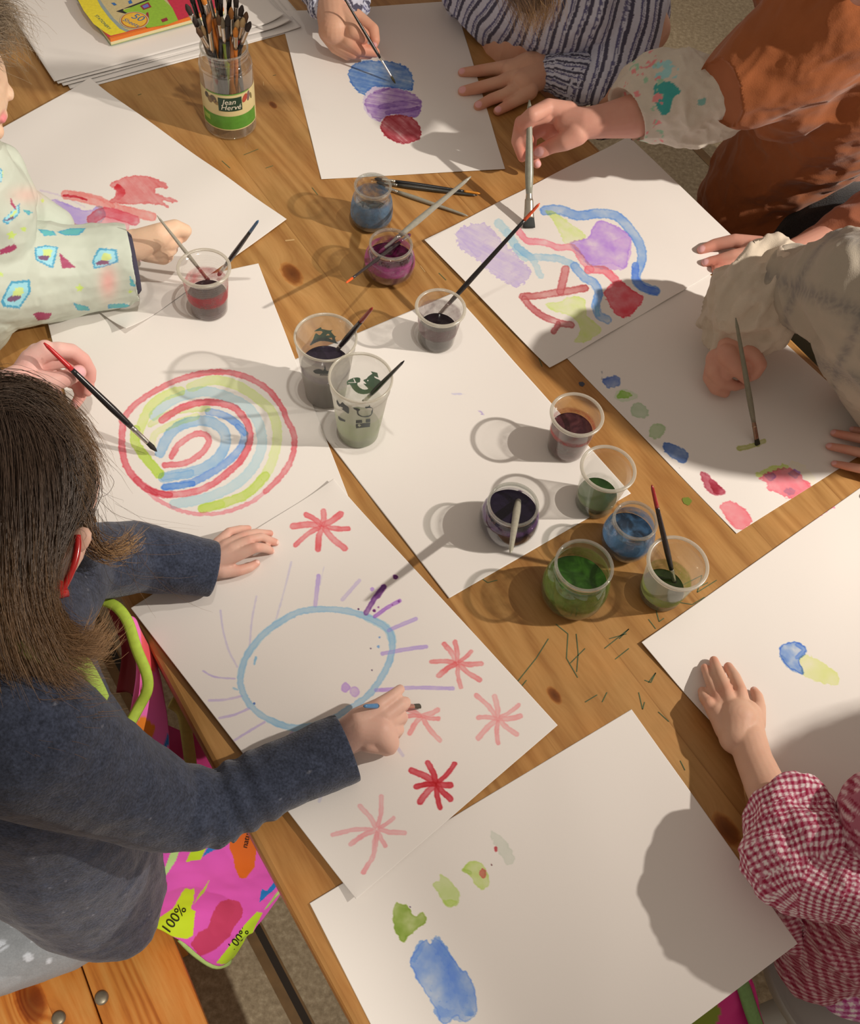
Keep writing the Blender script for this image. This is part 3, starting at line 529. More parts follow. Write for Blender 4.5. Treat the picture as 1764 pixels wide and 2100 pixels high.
# ---------------------------------------------------------------- cups, jars, brushes
def mat_wall(name, tint=(.97, .97, .95), haze=.06, hazecol=(225, 222, 212), rough=.12, gl=.10, stain=None, z0=0, z1=0, dens=.5, nsc=60., soft=.004, rib=0., extra=None):
    """thin clear or frosted wall: see-through, glossy at grazing angles, with a film of dried paint between z0 and z1"""
    m = bpy.data.materials.new(name); m.use_nodes = True; t = m.node_tree; t.nodes.clear()
    out = N(t, 'ShaderNodeOutputMaterial'); tr = N(t, 'ShaderNodeBsdfTransparent'); tr.inputs[0].default_value = (*tint, 1)
    gs = N(t, 'ShaderNodeBsdfGlossy'); gs.inputs[0].default_value = (1, 1, 1, 1); gs.inputs['Roughness'].default_value = rough
    lw = N(t, 'ShaderNodeLayerWeight'); lw.inputs[0].default_value = .5
    pw = N(t, 'ShaderNodeMath', operation='POWER'); LK(t, lw.outputs['Facing'], pw.inputs[0]); pw.inputs[1].default_value = 2.6
    ma = N(t, 'ShaderNodeMath', operation='MULTIPLY_ADD'); LK(t, pw.outputs[0], ma.inputs[0]); ma.inputs[1].default_value = .40; ma.inputs[2].default_value = gl*.5
    m1 = N(t, 'ShaderNodeMixShader'); LK(t, ma.outputs[0], m1.inputs[0]); LK(t, tr.outputs[0], m1.inputs[1]); LK(t, gs.outputs[0], m1.inputs[2])
    tc = N(t, 'ShaderNodeTexCoord')
    if rib:
        wv = N(t, 'ShaderNodeTexWave', wave_type='BANDS', bands_direction='Z', i_Scale=rib); LK(t, tc.outputs['Object'], wv.inputs['Vector'])
        bp = N(t, 'ShaderNodeBump', i_Strength=.7, i_Distance=.0012); LK(t, wv.outputs['Fac'], bp.inputs['Height']); LK(t, bp.outputs['Normal'], gs.inputs['Normal'])
    df = N(t, 'ShaderNodeBsdfDiffuse'); df.inputs[0].default_value = (*lin(hazecol), 1); tl = N(t, 'ShaderNodeBsdfTranslucent'); tl.inputs[0].default_value = (*lin(hazecol), 1)
    md = N(t, 'ShaderNodeMixShader'); md.inputs[0].default_value = .5; LK(t, df.outputs[0], md.inputs[1]); LK(t, tl.outputs[0], md.inputs[2])
    hz = N(t, 'ShaderNodeMath', operation='MULTIPLY_ADD'); LK(t, lw.outputs['Facing'], hz.inputs[0]); hz.inputs[1].default_value = haze*1.2; hz.inputs[2].default_value = haze*.6
    m2 = N(t, 'ShaderNodeMixShader'); LK(t, hz.outputs[0], m2.inputs[0]); LK(t, m1.outputs[0], m2.inputs[1]); LK(t, md.outputs[0], m2.inputs[2]); last = m2.outputs[0]
    if stain is not None:
        sx = N(t, 'ShaderNodeSeparateXYZ'); LK(t, tc.outputs['Object'], sx.inputs[0])
        nz = N(t, 'ShaderNodeTexNoise', i_Scale=nsc, i_Detail=5.0, i_Roughness=.65); LK(t, tc.outputs['Object'], nz.inputs['Vector'])
        off = N(t, 'ShaderNodeMath', operation='MULTIPLY_ADD'); LK(t, nz.outputs['Fac'], off.inputs[0]); off.inputs[1].default_value = .012; LK(t, sx.outputs['Z'], off.inputs[2])
        a = N(t, 'ShaderNodeMapRange', i_1=TZ+z1+.006+soft, i_2=TZ+z1+.006, i_3=0.0, i_4=1.0); LK(t, off.outputs[0], a.inputs[0])
        if z0: zb = N(t, 'ShaderNodeMapRange', i_1=TZ+z0-.001, i_2=TZ+z0+.002, i_3=.12, i_4=1.0); LK(t, sx.outputs['Z'], zb.inputs[0])
        g = N(t, 'ShaderNodeMapRange', i_1=.35, i_2=.7, i_3=dens*.45, i_4=min(1., dens*1.3)); LK(t, nz.outputs['Fac'], g.inputs[0])
        mu = N(t, 'ShaderNodeMath', operation='MULTIPLY'); LK(t, a.outputs[0], mu.inputs[0]); LK(t, g.outputs[0], mu.inputs[1])
        if z0: mz = N(t, 'ShaderNodeMath', operation='MULTIPLY'); LK(t, mu.outputs[0], mz.inputs[0]); LK(t, zb.outputs[0], mz.inputs[1]); mu = mz
        sd = N(t, 'ShaderNodeBsdfDiffuse'); sd.inputs[0].default_value = (*lin(stain), 1); st = N(t, 'ShaderNodeBsdfTranslucent'); st.inputs[0].default_value = (*lin(stain), 1)
        ms = N(t, 'ShaderNodeMixShader'); ms.inputs[0].default_value = .45; LK(t, sd.outputs[0], ms.inputs[1]); LK(t, st.outputs[0], ms.inputs[2])
        m3 = N(t, 'ShaderNodeMixShader'); LK(t, mu.outputs[0], m3.inputs[0]); LK(t, last, m3.inputs[1]); LK(t, ms.outputs[0], m3.inputs[2]); last = m3.outputs[0]
    LK(t, last, out.inputs[0]); return m
def mat_liquid(name, col, rough=.06, noise=.2, light=None, sc_=60):
    m, t, b = nt(name); tc = N(t, 'ShaderNodeTexCoord'); nz = N(t, 'ShaderNodeTexNoise', i_Scale=float(sc_), i_Detail=4.0, i_Distortion=1.0); LK(t, tc.outputs['Object'], nz.inputs['Vector'])
    c = lin(col); l = lin(light) if light is not None else np.clip(c*(1+noise*2), 0, 1)
    rp = ramp(t, [(.42, tuple(c)), (.68, tuple(l))]); LK(t, nz.outputs['Fac'], rp.inputs['Fac']); LK(t, rp.outputs['Color'], b.inputs['Base Color'])
    b.inputs['Roughness'].default_value = rough; b.inputs['Specular IOR Level'].default_value = .45; return m
M_RIM = mat_wall('frosted_rim', haze=.55, hazecol=(232, 228, 216), gl=.3, rough=.25)
M_GRIM = mat_wall('glass_rim', (.93, .95, .93), haze=.10, gl=.5, rough=.03)
def vessel(name, kind, rimpx, h, label, cat, liquid, lvl, stain=None, dens=.5, s_top=None, haze=.08, film=None, liq_light=None, group=None, Rr=None, lipcol=None, rib=0):
    top = P(*rimpx, h); c = np.array([top[0], top[1], TZ+.0016])
    if name == 'jar' and kind is None: pass
    root = empty(name, c, label, cat, group); h = h-.0016
    if kind == 'deli':
        R = Rr or .0335; rb = R*.76; prof = [(0, .0006), (rb-.002, .0004), (rb, .002), (rb+(R-rb)*.15, h*.18), (R*.965, h*.88), (R*.97, h*.9), (R*.995, h*.905), (R, h*.985)]
        rim = [(R-.001, h*.975), (R-.0012, h), (R+.0022, h+.0004), (R+.0030, h-.0012), (R+.0024, h-.0032), (R+.0006, h-.0034)]
        bands = []
    elif kind == 'tumbler':
        R = Rr or .0385; rb = R*.70; prof = [(0, .0008), (rb-.002, .0004), (rb, .003), (R*.955, h*.84), (R*.985, h*.845), (R*.995, h*.985)]
        rim = [(R-.001, h*.975), (R-.0008, h), (R+.0012, h+.0004), (R+.0018, h-.0014), (R+.0008, h-.003)]
    elif kind == 'squat':     # low round-bellied glass
        R = Rr or .030; prof = [(0, .0008), (R*.72, .0004), (R*.92, .003), (R*1.14, h*.16), (R*1.24, h*.36), (R*1.20, h*.58), (R*1.06, h*.76), (R*.97, h*.84), (R*.98, h*.93), (R, h*.985)]
        rim = [(R-.0022, h*.96), (R-.0016, h), (R+.0006, h+.0006), (R+.0016, h-.001), (R+.0012, h-.0042), (R-.0004, h-.0056)]
    elif kind == 'tall':      # taller yogurt glass, widening downwards
        R = Rr or .027; prof = [(0, .0008), (R*.80, .0004), (R*1.0, .003), (R*1.16, h*.14), (R*1.21, h*.34), (R*1.15, h*.58), (R*1.02, h*.76), (R*.95, h*.82), (R*.97, h*.9), (R, h*.985)]
        rim = [(R-.0022, h*.96), (R-.0016, h), (R+.0006, h+.0006), (R+.0016, h-.001), (R+.0012, h-.0048), (R-.0004, h-.006)]
    glass = kind in ('squat', 'tall')
    # smooth profile
    pr = smooth_pts(prof, False, 5) if glass else prof
    mw = mat_wall(name+'_wall', tint=(.93, .95, .94) if glass else (.97, .97, .96), haze=haze, stain=film, z0=lvl, z1=(s_top if s_top is not None else h*.7), dens=dens, gl=.25 if glass else .12, rough=.03 if glass else .12, rib=rib)
    mb = MB(); mb.lathe(pr, c, 72); mb.build('glass_wall' if glass else 'cup_wall', mw, root)
    mb = MB(); rr = smooth_pts(rim+[rim[0]], False, 4); mb.lathe(rr, c, 72); mb.build('rim', M_GRIM if glass else M_RIM, root)
    # base ring
    # liquid
    P_ = np.array(pr); z = np.linspace(.0022, lvl, 14); rz = np.interp(z, P_[2:, 1], P_[2:, 0])-.0012
    ml = mat_liquid(name+'_paint_water', liquid, light=liq_light)
    prof_l = [(0, .0022)]+[(float(a), float(b)) for a, b in zip(rz, z)]+[(float(rz[-1]*.93), lvl-.0006), (0.0001, lvl-.0006)]
    mb = MB(); mb.lathe(prof_l, c, 64); mb.build('paint_water', ml, root)
    return root, c, pr
def axes_of(t):
    t = t/np.linalg.norm(t); a = np.array([0, 0, 1.0]) if abs(t[2]) < .93 else np.array([1.0, 0, 0]); x = np.cross(a, t); x /= np.linalg.norm(x); y = np.cross(t, x); return x, y, t
_mc = {}
def cm(col, rough=.35, metal=0., name='paint', **k):
    key = (tuple(col), rough, metal)
    if key not in _mc: _mc[key] = mat_simple(name, col, rough, metal, noise=.08, nscale=200, **k)
    return _mc[key]
def brush(tip, tail, label, group=None, hcol=(34, 34, 36), cap=None, fcol=(196, 192, 184), bcol=(38, 34, 30), hr=.0032, fr=.0026, bl=.012, fl=.022, flat=1.0, bw=None, caplen=.028, name='paint_brush', grime=None):
    tip, tail = np.array(tip, float), np.array(tail, float); d = tail-tip; L = np.linalg.norm(d); t = d/L; x, y, _ = axes_of(d)
    root = empty(name, tip, label, 'paint brush', group); bw = bw or fr*1.1
    pt = lambda s: tip+t*s
    def tube(nm, ss, rr, mat, fl_=1.0, n=14):
        mb = MB(); mb.tube([pt(s) for s in ss], rr, n, flat=fl_, up=y); return mb.build(nm, mat, root)
    if flat < 1: tube('bristles', [0, bl*.3, bl, bl+.002], [bw*1.08, bw*1.05, bw*.9, bw*.85], cm(bcol, .8, name='bristle'), flat)
    else: tube('bristles', [0, bl*.15, bl*.5, bl, bl+.002], [.0004, bw*.55, bw*1.05, bw*.9, bw*.8], cm(bcol, .8, name='bristle'))
    mb = MB(); n = 6
    ss = [bl, bl+.0015, bl+fl*.3, bl+fl*.7, bl+fl*.75, bl+fl*.8, bl+fl]; k = np.linspace(0, 1, 7)
    w_ = [bw*.95*(1-a)+hr*.86*a for a in k]; w_[4] *= 1.08
    if flat < 1:
        for i in range(6): 
            fa = flat+(1-flat)*k[i]; fb = flat+(1-flat)*k[i+1]
            ra = [pt(ss[i])+w_[i]*(fa*y*math.cos(a)+x*math.sin(a)) for a in np.linspace(0, 2*math.pi, 17)[:-1]]; rb_ = [pt(ss[i+1])+w_[i+1]*(fb*y*math.cos(a)+x*math.sin(a)) for a in np.linspace(0, 2*math.pi, 17)[:-1]]
            mb.add(ra+rb_, [(j, (j+1) % 16, 16+(j+1) % 16, 16+j) for j in range(16)])
    else: mb.tube([pt(s) for s in ss], w_, 14)
    mb.build('ferrule', cm(fcol, .22, .85, name='ferrule_metal'), root)
    h0 = bl+fl-.001; e = L-(caplen if cap is not None else 0)
    def hrad(s):
        u = (s-h0)/(L-h0); return hr*np.interp(u, [0, .06, .22, .5, .93, .985, 1.0], [.86, 1.0, 1.18, 1.0, .62, .55, .2])
    q = list(np.linspace(h0, e, 14)); tube('handle', q, [hrad(s) for s in q], cm(hcol, .25, name='lacquered_handle'))
    if cap is not None:
        q = list(np.linspace(e-.0002, L, 8)); tube('handle_cap', q, [hrad(s)+.00012 for s in q], cm(cap, .3, name='cap_lacquer'))
    return root
GREY = (150, 148, 136)
vgrp = None
v_red, cR, _ = vessel('plastic_cup', 'deli', (418, 548), .083, 'ribbed clear cup of red paint water beside the toddler hand', 'cup', (52, 40, 44), .030, haze=.10, film=(206, 70, 84), dens=.6, s_top=.052, Rr=.0335, liq_light=(70, 52, 54), rib=75.)
v_e1, cE1, pE1 = vessel('plastic_tumbler', 'tumbler', (668, 690), .118, 'large frosted tumbler of purple water with a green print, behind its twin', 'cup', (44, 38, 52), .062, haze=.30, film=(120, 108, 132), dens=.35, s_top=.075, Rr=.0385, liq_light=(60, 52, 70))
v_e2, cE2, pE2 = vessel('plastic_tumbler', 'tumbler', (740, 773), .118, 'large frosted tumbler with a little green water and dark printed emblems', 'cup', (78, 118, 62), .020, haze=.34, film=(176, 192, 150), dens=.32, s_top=.06, Rr=.0385, liq_light=(96, 134, 78))
v_b, cB, _ = vessel('plastic_cup', 'deli', (904, 630), .070, 'clear cup of near-black water, speckled inside, long orange-tipped brush in it', 'cup', (30, 22, 28), .028, haze=.16, film=(150, 128, 132), dens=.6, s_top=.052, Rr=.0325)
v_r7, cR7, _ = vessel('plastic_cup', 'deli', (1184, 849), .077, 'clear cup of dark red water at the right edge of the middle sheet', 'cup', (62, 30, 38), .042, haze=.12, film=(176, 52, 48), dens=.55, s_top=.050, Rr=.0325, liq_light=(92, 52, 56))
v_g8, cG8, _ = vessel('plastic_cup', 'deli', (1248, 960), .083, 'clear cup with shallow dark green water on the corner of the middle sheet', 'cup', (38, 66, 28), .022, haze=.11, film=(140, 150, 96), dens=.30, s_top=.030, Rr=.0325)
v_g12, cG12, _ = vessel('plastic_cup', 'deli', (1391, 1154), .080, 'clear cup with green dregs and a red-tipped brush, on bare wood', 'cup', (44, 62, 26), .015, haze=.18, film=(136, 150, 56), dens=.65, s_top=.034, Rr=.0345)
v_jb, cJB, _ = vessel('glass_jar', 'tall', (765, 380), .072, 'small glass jar of cloudy blue water between the brushes and the oval painting', 'jar', (58, 60, 58), .016, haze=.04, film=(112, 142, 172), dens=.8, s_top=.050, Rr=.0265, liq_light=(88, 100, 108))
v_jm, cJM, _ = vessel('glass_jar', 'squat', (802, 499), .060, 'squat glass jar of magenta water with two brushes laid across it', 'jar', (62, 18, 40), .026, haze=.04, film=(186, 92, 152), dens=.75, s_top=.042, Rr=.0300, liq_light=(92, 30, 66))
v_jp, cJP, _ = vessel('glass_jar', 'squat', (1053, 1033), .060, 'squat glass jar of deep purple water with a grey brush standing in it', 'jar', (26, 20, 38), .038, haze=.04, film=(136, 100, 160), dens=.55, s_top=.044, Rr=.0305, liq_light=(34, 26, 48))
v_jl, cJL, _ = vessel('glass_jar', 'squat', (1304, 1066), .066, 'round-bellied glass jar of bright blue water, lower right of the cups', 'jar', (52, 66, 84), .030, haze=.04, film=(96, 134, 172), dens=.8, s_top=.050, Rr=.0265, liq_light=(84, 122, 160))
v_jg, cJG, _ = vessel('glass_jar', 'tall', (1199, 1158), .080, 'biggest glass jar, smeared with green paint, on bare wood', 'jar', (44, 80, 28), .030, haze=.04, film=(108, 120, 46), dens=.6, s_top=.062, Rr=.0335, liq_light=(66, 116, 40))
# prints on the two tumblers, traced where the photograph shows them on the wall
def ray_wall(x, y, c, pr, far):
    z = np.linspace(pr[-1][1], .001, 900); pts = np.array([P(x, y, c[2]-TZ+q) for q in z]); rad = np.hypot(pts[:, 0]-c[0], pts[:, 1]-c[1]); R_ = np.interp(z, [q[1] for q in pr[1:]], [q[0] for q in pr[1:]])
    ins = rad < R_
    for i in range(1, len(z)):
        if far and ins[i-1] and not ins[i]: return pts[i]
        if not far and not ins[i-1] and ins[i]: return pts[i]
    return None
def decal(name, polys, holes, c, pr, far, mat, parent, off=.0005, step=.00045):
    zs = np.arange(.004, pr[-1][1]-.004, step); R0 = np.mean([q[0] for q in pr[2:]]); na = int(2*math.pi*R0/step); an = np.arange(na)*2*math.pi/na
    A, Z = np.meshgrid(an, zs); Rr_ = np.interp(Z, [q[1] for q in pr[1:]], [q[0] for q in pr[1:]])+off
    X = c[0]+Rr_*np.cos(A); Y = c[1]+Rr_*np.sin(A); pts = np.stack([X, Y, Z+c[2]], -1); pp = proj(pts)
    # facing: far side = away from the camera
    vd = (X-c[0])*(CAM[0]-c[0])+(Y-c[1])*(CAM[1]-c[1]); side = (vd < 0) if far else (vd > 0)
    ins = np.zeros(X.shape, bool)
    for pl in polys: ins |= inside(pp[..., 0], pp[..., 1], smooth_pts(pl, True, 3) if len(pl) > 7 else pl)
    for pl in holes: ins &= ~inside(pp[..., 0], pp[..., 1], pl)
    ins &= side
    nz_, na_ = X.shape; vid = -np.ones(X.shape, int); vs = []; fs = []
    def gv(i, j):
        j %= na_
        if vid[i, j] < 0: vid[i, j] = len(vs); vs.append(pts[i, j])
        return vid[i, j]
    for i, j in zip(*np.where(ins)):
        if i+1 < nz_: fs.append((gv(i, j), gv(i, j+1), gv(i+1, j+1), gv(i+1, j)))
    if fs: me = bpy.data.meshes.new(name); me.from_pydata([tuple(map(float, q)) for q in vs], [], fs); return link(name, me, mat, parent)
M_GPRINT = mat_simple('green_print', (44, 128, 92), .5); M_KPRINT = mat_simple('dark_print', (70, 80, 82), .5); M_GPRINT2 = mat_simple('dark_green_print', (40, 98, 78), .5)
kz = 300/1764; O = (480, 680, kz)
decal('green_print', [zz([(1365, 600), (1440, 560), (1520, 560), (1520, 610), (1490, 620), (1500, 660), (1560, 700), (1620, 690), (1560, 630), (1600, 630), (1560, 590), (1600, 570), (1620, 545), (1680, 510), (1700, 560), (1764, 590), (1764, 640), (1650, 740), (1530, 755), (1450, 710), (1400, 640), (1370, 645)], *O), zz([(1650, 480), (1730, 500), (1745, 560), (1690, 540)], *O)],
      [zz([(1610, 585), (1622, 585), (1622, 600), (1610, 600)], *O), zz([(1440, 570), (1450, 565), (1470, 610), (1460, 615)], *O), zz([(1380, 612), (1480, 612), (1480, 618), (1380, 620)], *O)], cE2, pE2, True, M_GPRINT, v_e2)
kq = 240/1575; O2 = (590, 600, kq)
decal('green_print', [zz([(360, 520), (450, 468), (462, 490), (560, 510), (610, 505), (590, 530), (640, 590), (668, 590), (640, 610), (660, 670), (690, 680), (660, 690), (620, 680), (500, 655), (400, 665), (300, 715), (340, 640), (380, 550), (430, 575), (470, 540), (455, 520), (400, 520)], *O2)], [zz([(515, 580), (545, 555), (570, 575)], *O2), zz([(555, 615), (600, 610), (605, 640)], *O2)], cE1, pE1, True, M_GPRINT2, v_e1)
decal('dark_print', [zz(q, *O2) for q in [[(880, 1550), (940, 1560), (975, 1580), (950, 1600), (960, 1640), (1010, 1665), (1080, 1660), (1120, 1640), (1125, 1600), (1140, 1570), (1120, 1555), (1050, 1560), (1040, 1540), (1085, 1535), (1100, 1515), (1110, 1540), (1145, 1565), (1140, 1620), (1110, 1665), (1050, 1680), (980, 1670), (935, 1640), (925, 1590), (890, 1570)],
      [(915, 1720), (1000, 1715), (1000, 1755), (915, 1760)], [(1050, 1710), (1110, 1700), (1110, 1745), (1050, 1750)], [(915, 1770), (1110, 1752), (1105, 1810), (918, 1828)],
      [(660, 1440), (700, 1500), (735, 1475), (770, 1510), (820, 1550), (820, 1630), (770, 1600), (720, 1560), (665, 1500)], [(680, 1660), (720, 1690), (775, 1720), (770, 1740), (700, 1720), (680, 1690)]]], [zz([(700, 1530), (740, 1550), (735, 1565), (700, 1545)], *O2), zz([(940, 1785), (960, 1770), (990, 1790), (960, 1812)], *O2)], cE2, pE2, False, M_KPRINT, v_e2)
decal('dark_print', [zz(q, *O2) for q in [[(345, 1050), (420, 1030), (480, 1050), (500, 985), (515, 1050), (560, 1060), (560, 1095), (400, 1095), (360, 1080)], [(430, 1103), (555, 1108), (555, 1118), (430, 1114)]]], [], cE1, pE1, False, M_KPRINT, v_e1)
# brushes in cups
BG = None
brush(P(431, 580, .020), P(322, 442, .150), 'grey-handled brush the toddler dips in the red cup', hcol=(160, 156, 144), hr=.0024, bcol=(70, 30, 34))
brush(P(447, 566, .012), P(530, 452, .145), 'dark brush with a blue end leaning in the red cup', cap=(62, 98, 134), hcol=(44, 42, 44), hr=.0030)
brush(P(683, 728, .045), P(764, 631, .185), 'black brush with a red end in the purple tumbler', cap=(150, 52, 44), hcol=(44, 38, 40), hr=.0034, caplen=.04)
brush(P(744, 826, .012), P(829, 740, .165), 'black brush in the green tumbler', hcol=(42, 38, 42), hr=.0028)
brush(P(890, 657, .008), P(1107, 417, .175), 'long black brush with an orange end in the near-black cup', cap=(222, 92, 52), hcol=(36, 34, 36), hr=.0032, caplen=.030)
brush(P(776, 520, .030), P(966, 362, .115), 'thick grey brush laid across the magenta jar', hcol=(168, 166, 154), hr=.0040, fcol=(176, 168, 168), bcol=(120, 50, 90), fl=.03)
brush(P(842, 480, .018), P(710, 580, .085), 'thin black brush with an orange end laid across the magenta jar', cap=(230, 98, 40), hcol=(52, 46, 46), hr=.0026, caplen=.018, bcol=(90, 40, 70))
brush(P(1066, 1008, .020), P(1047, 1134, .124), 'grey brush standing in the deep purple jar', hcol=(170, 168, 152), hr=.0042, fcol=(150, 130, 146), bcol=(60, 40, 70), flat=.5)
brush(P(1386, 1205, .006), P(1337, 995, .155), 'black brush with a red end in the cup of green dregs', cap=(158, 44, 48), hcol=(38, 32, 34), hr=.0032, caplen=.034, fcol=(186, 186, 170))
def lie(a, b, *r, z=.0042, **k): brush(P(*a, z), P(*b, z), *r, **k)
lie((768, 366), (985, 397), 'black brush with an ochre end lying beyond the blue jar', cap=(214, 140, 44), hcol=(34, 34, 36), hr=.0028, caplen=.026, fcol=(214, 206, 190))
lie((772, 374), (979, 401), 'smudged black brush lying beside the ochre-ended one', z=.0036, hcol=(58, 56, 50), hr=.0032, fcol=(140, 136, 126))
lie((776, 380), (960, 443), 'grey brush lying under the thick grey one by the blue jar', z=.0036, hcol=(150, 146, 132), hr=.0030)
# brushes held in hands
brush(P(322, 926, .012), P(90, 703, .150), 'black brush with a red end held over the ring painting', cap=(196, 40, 44), hcol=(34, 32, 34), hr=.0040, fcol=(190, 186, 180), caplen=.044, bl=.017, fl=.030, fr=.0030)
brush(P(811, 171, .002), P(700, -14, .125), 'thin dark brush with a silver ferrule painting the blue oval', hcol=(44, 40, 36), hr=.0024, fcol=(222, 216, 204), fl=.036, bcol=(96, 92, 60), bl=.013, fr=.0019)
brush(P(1085, 467, .006), P(1086, 205, .130), 'broad grey brush with dark square bristles painting the wavy shapes', hcol=(152, 154, 140), hr=.0056, fcol=(196, 190, 176), bcol=(52, 56, 56), flat=.34, bw=.0092, bl=.015, fl=.036)
brush(P(1554, 912, .001), P(1509, 652, .140), 'grey-green brush dabbing the dotted sheet', hcol=(126, 124, 106), hr=.0034, fcol=(150, 124, 104), bcol=(44, 42, 26), flat=.5, bw=.0042, bl=.009, fl=.026)
brush(P(861, 1448, .007), P(746, 1448, .080), 'short brush with a blue end in the hand over the sun drawing', cap=(82, 132, 180), hcol=(46, 50, 58), hr=.0034, fcol=(196, 150, 134), bcol=(70, 66, 56), flat=.6, caplen=.022)
# ---------------------------------------------------------------- text helper
def text_mesh(s, size, shear=0., res=4):
    cu = bpy.data.curves.new('lettering', 'FONT'); cu.body = s; cu.size = size; cu.align_x = 'CENTER'; cu.align_y = 'CENTER'; cu.shear = shear; cu.resolution_u = res
    o = bpy.data.objects.new('lettering', cu); C.objects.link(o); dg = bpy.context.evaluated_depsgraph_get(); dg.update()
    me = o.evaluated_get(dg).to_mesh(); v = np.array([tuple(q.co) for q in me.vertices]); f = [tuple(p.vertices) for p in me.polygons]
    o.evaluated_get(dg).to_mesh_clear(); bpy.data.objects.remove(o); bpy.data.curves.remove(cu); return v, f
# ---------------------------------------------------------------- the big brush jar
tj = P(459, 92, .142); cj = np.array([tj[0], tj[1], TZ+.0004]); hj = .1416
jr = empty('brush_jar', cj, 'tall clear plastic jar with a cream and green label, packed with brushes', 'jar')
pj = smooth_pts([(.0001, .0012), (.034, .0006), (.0395, .004), (.041, .012), (.041, .100), (.0408, .112), (.039, .120), (.0362, .1245), (.0355, .128), (.0362, .131), (.0355, .134), (.0360, .137), (.0352, .1410)], False, 5)
mb = MB(); mb.lathe(pj, cj, 80); mb.build('glass_wall', mat_wall('jar_wall', (.95, .96, .95), haze=.10, gl=.25, rough=.05), jr)
mb = MB(); mb.lathe(smooth_pts([(.0335, .1375), (.0340, .1416), (.0362, .1418), (.0366, .1395), (.0352, .1378), (.0335, .1375)], False, 4), cj, 80); mb.build('rim', M_GRIM, jr)
azc = math.atan2(CAM[1]-cj[1], CAM[0]-cj[0])+.02
def cyl_patch(name, a0, a1, z0, z1, mat, off, par=None, n=48, wavy=0):
    aa = np.linspace(a0, a1, n); v = []; 
    for a in aa: v.append(cj+np.array([(.041+off)*math.cos(azc+a), (.041+off)*math.sin(azc+a), z0])); v.append(cj+np.array([(.041+off)*math.cos(azc+a), (.041+off)*math.sin(azc+a), z1+wavy*math.sin(a*3)]))
    f = [(2*i, 2*i+2, 2*i+3, 2*i+1) for i in range(n-1)]; mb_ = MB(); mb_.add(v, f); return mb_.build(name, mat, par or jr)
lb = cyl_patch('label', -1.62, 1.50, .020, .084, mat_simple('cream_label', (214, 200, 148), .45, noise=.03), .0003)
cyl_patch('green_band', -1.32, 1.22, .022, .046, mat_simple('label_green', (86, 146, 52), .45, noise=.1, nscale=120), .0005, lb)
cyl_patch('band_patch', -1.22, -.86, .032, .041, mat_simple('label_lime', (150, 186, 84), .45), .0007, lb)
cyl_patch('edge_stripe', -.95, .85, .0835, .0855, mat_simple('label_green_edge', (104, 156, 72), .45), .0006, lb)
cyl_patch('name_plate', -.43, .47, .0555, .0790, mat_simple('label_dark_green', (30, 62, 46), .45), .0008, lb)
def cyl_text(s, size, a, z, mat, off, shear=.25, sx=1.0, rot=0.0):
    v, f = text_mesh(s, size, shear); out = []
    for q in v:
        x, y = q[0]*sx, q[1]; an = azc+a+x/.041; out.append(cj+np.array([(.041+off)*math.cos(an), (.041+off)*math.sin(an), z+y]))
    me = bpy.data.meshes.new('lettering'); me.from_pydata([tuple(map(float, q)) for q in out], [], f); return link('lettering', me, mat, lb, smooth=False)
M_WHITE = mat_simple('white_ink', (236, 232, 214), .5); M_INK = mat_simple('brown_ink', (120, 98, 70), .5)
cyl_text('Jean', .0125, -.03, .0720, M_WHITE, .0011); cyl_text('Herv\u00e9', .0125, .03, .0622, M_WHITE, .0011)
for (a, z, rx, rz, c, ro) in [(.62, .0735, .0042, .0075, (176, 74, 56), -.5), (.80, .074, .0030, .0085, (120, 96, 96), -.15), (.95, .071, .0022, .006, (120, 110, 70), .2), (-.62, .074, .0050, .0065, (104, 88, 76), .6), (-.78, .071, .0045, .006, (132, 110, 78), .2), (-.93, .076, .004, .005, (80, 72, 62), 0), (-.52, .069, .0035, .005, (150, 128, 84), .8)]:
    mb = MB(); v = []
    for t_ in np.linspace(0, 2*math.pi, 17)[:-1]:
        x = rx*math.cos(t_); y = rz*math.sin(t_); x, y = x*math.cos(ro)-y*math.sin(ro), x*math.sin(ro)+y*math.cos(ro); an = azc+a+x/.041; v.append(cj+np.array([.0417*math.cos(an), .0417*math.sin(an), z+y]))
    mb.add(v, [tuple(range(16))]); mb.build('printed_nut', cm(c, .5, name='label_ink'), lb)
tips = [(381, 8, .235, 0), (389, -18, .25, 1), (400, -34, .26, 2), (414, -14, .25, 3), (428, 33, .215, 9), (422, -26, .25, 4), (440, -38, .26, 1), (452, -20, .25, 2), (462, -44, .265, 5), (472, -30, .255, 1), (474, 14, .225, 4), (484, -8, .24, 0), (497, 10, .230, 0), (506, 24, .222, 5), (500, 36, .215, 6), (514, 44, .208, 0), (483, 56, .200, 3), (489, 40, .21, 6), (455, 34, .215, 7), (447, 30, .22, 5), (396, 34, .215, 0), (403, 56, .20, 5), (414, 52, .20, 6), (467, 30, .22, 2)]
bk = [dict(bcol=(48, 38, 34), hcol=(36, 34, 36)), dict(bcol=(30, 28, 30), hcol=(150, 146, 134), fcol=(60, 58, 58)), dict(bcol=(40, 36, 36), hcol=(40, 40, 42), fcol=(52, 50, 52)), dict(bcol=(206, 130, 50), hcol=(206, 120, 40)), dict(bcol=(168, 112, 58), hcol=(150, 90, 40)), dict(bcol=(92, 66, 44), hcol=(44, 40, 40)), dict(bcol=(178, 152, 110), hcol=(150, 40, 36)), dict(bcol=(120, 110, 90), hcol=(120, 140, 40))]
blab = ['brush with dark worn bristles in the label jar', 'upturned grey-handled brush in the label jar', 'upturned black-handled brush in the label jar', 'brush with a small orange tip in the label jar', 'brush with light brown bristles in the label jar', 'brush with brown bristles in the label jar', 'brush with tan bristles in the label jar', 'brush with olive bristles in the label jar']
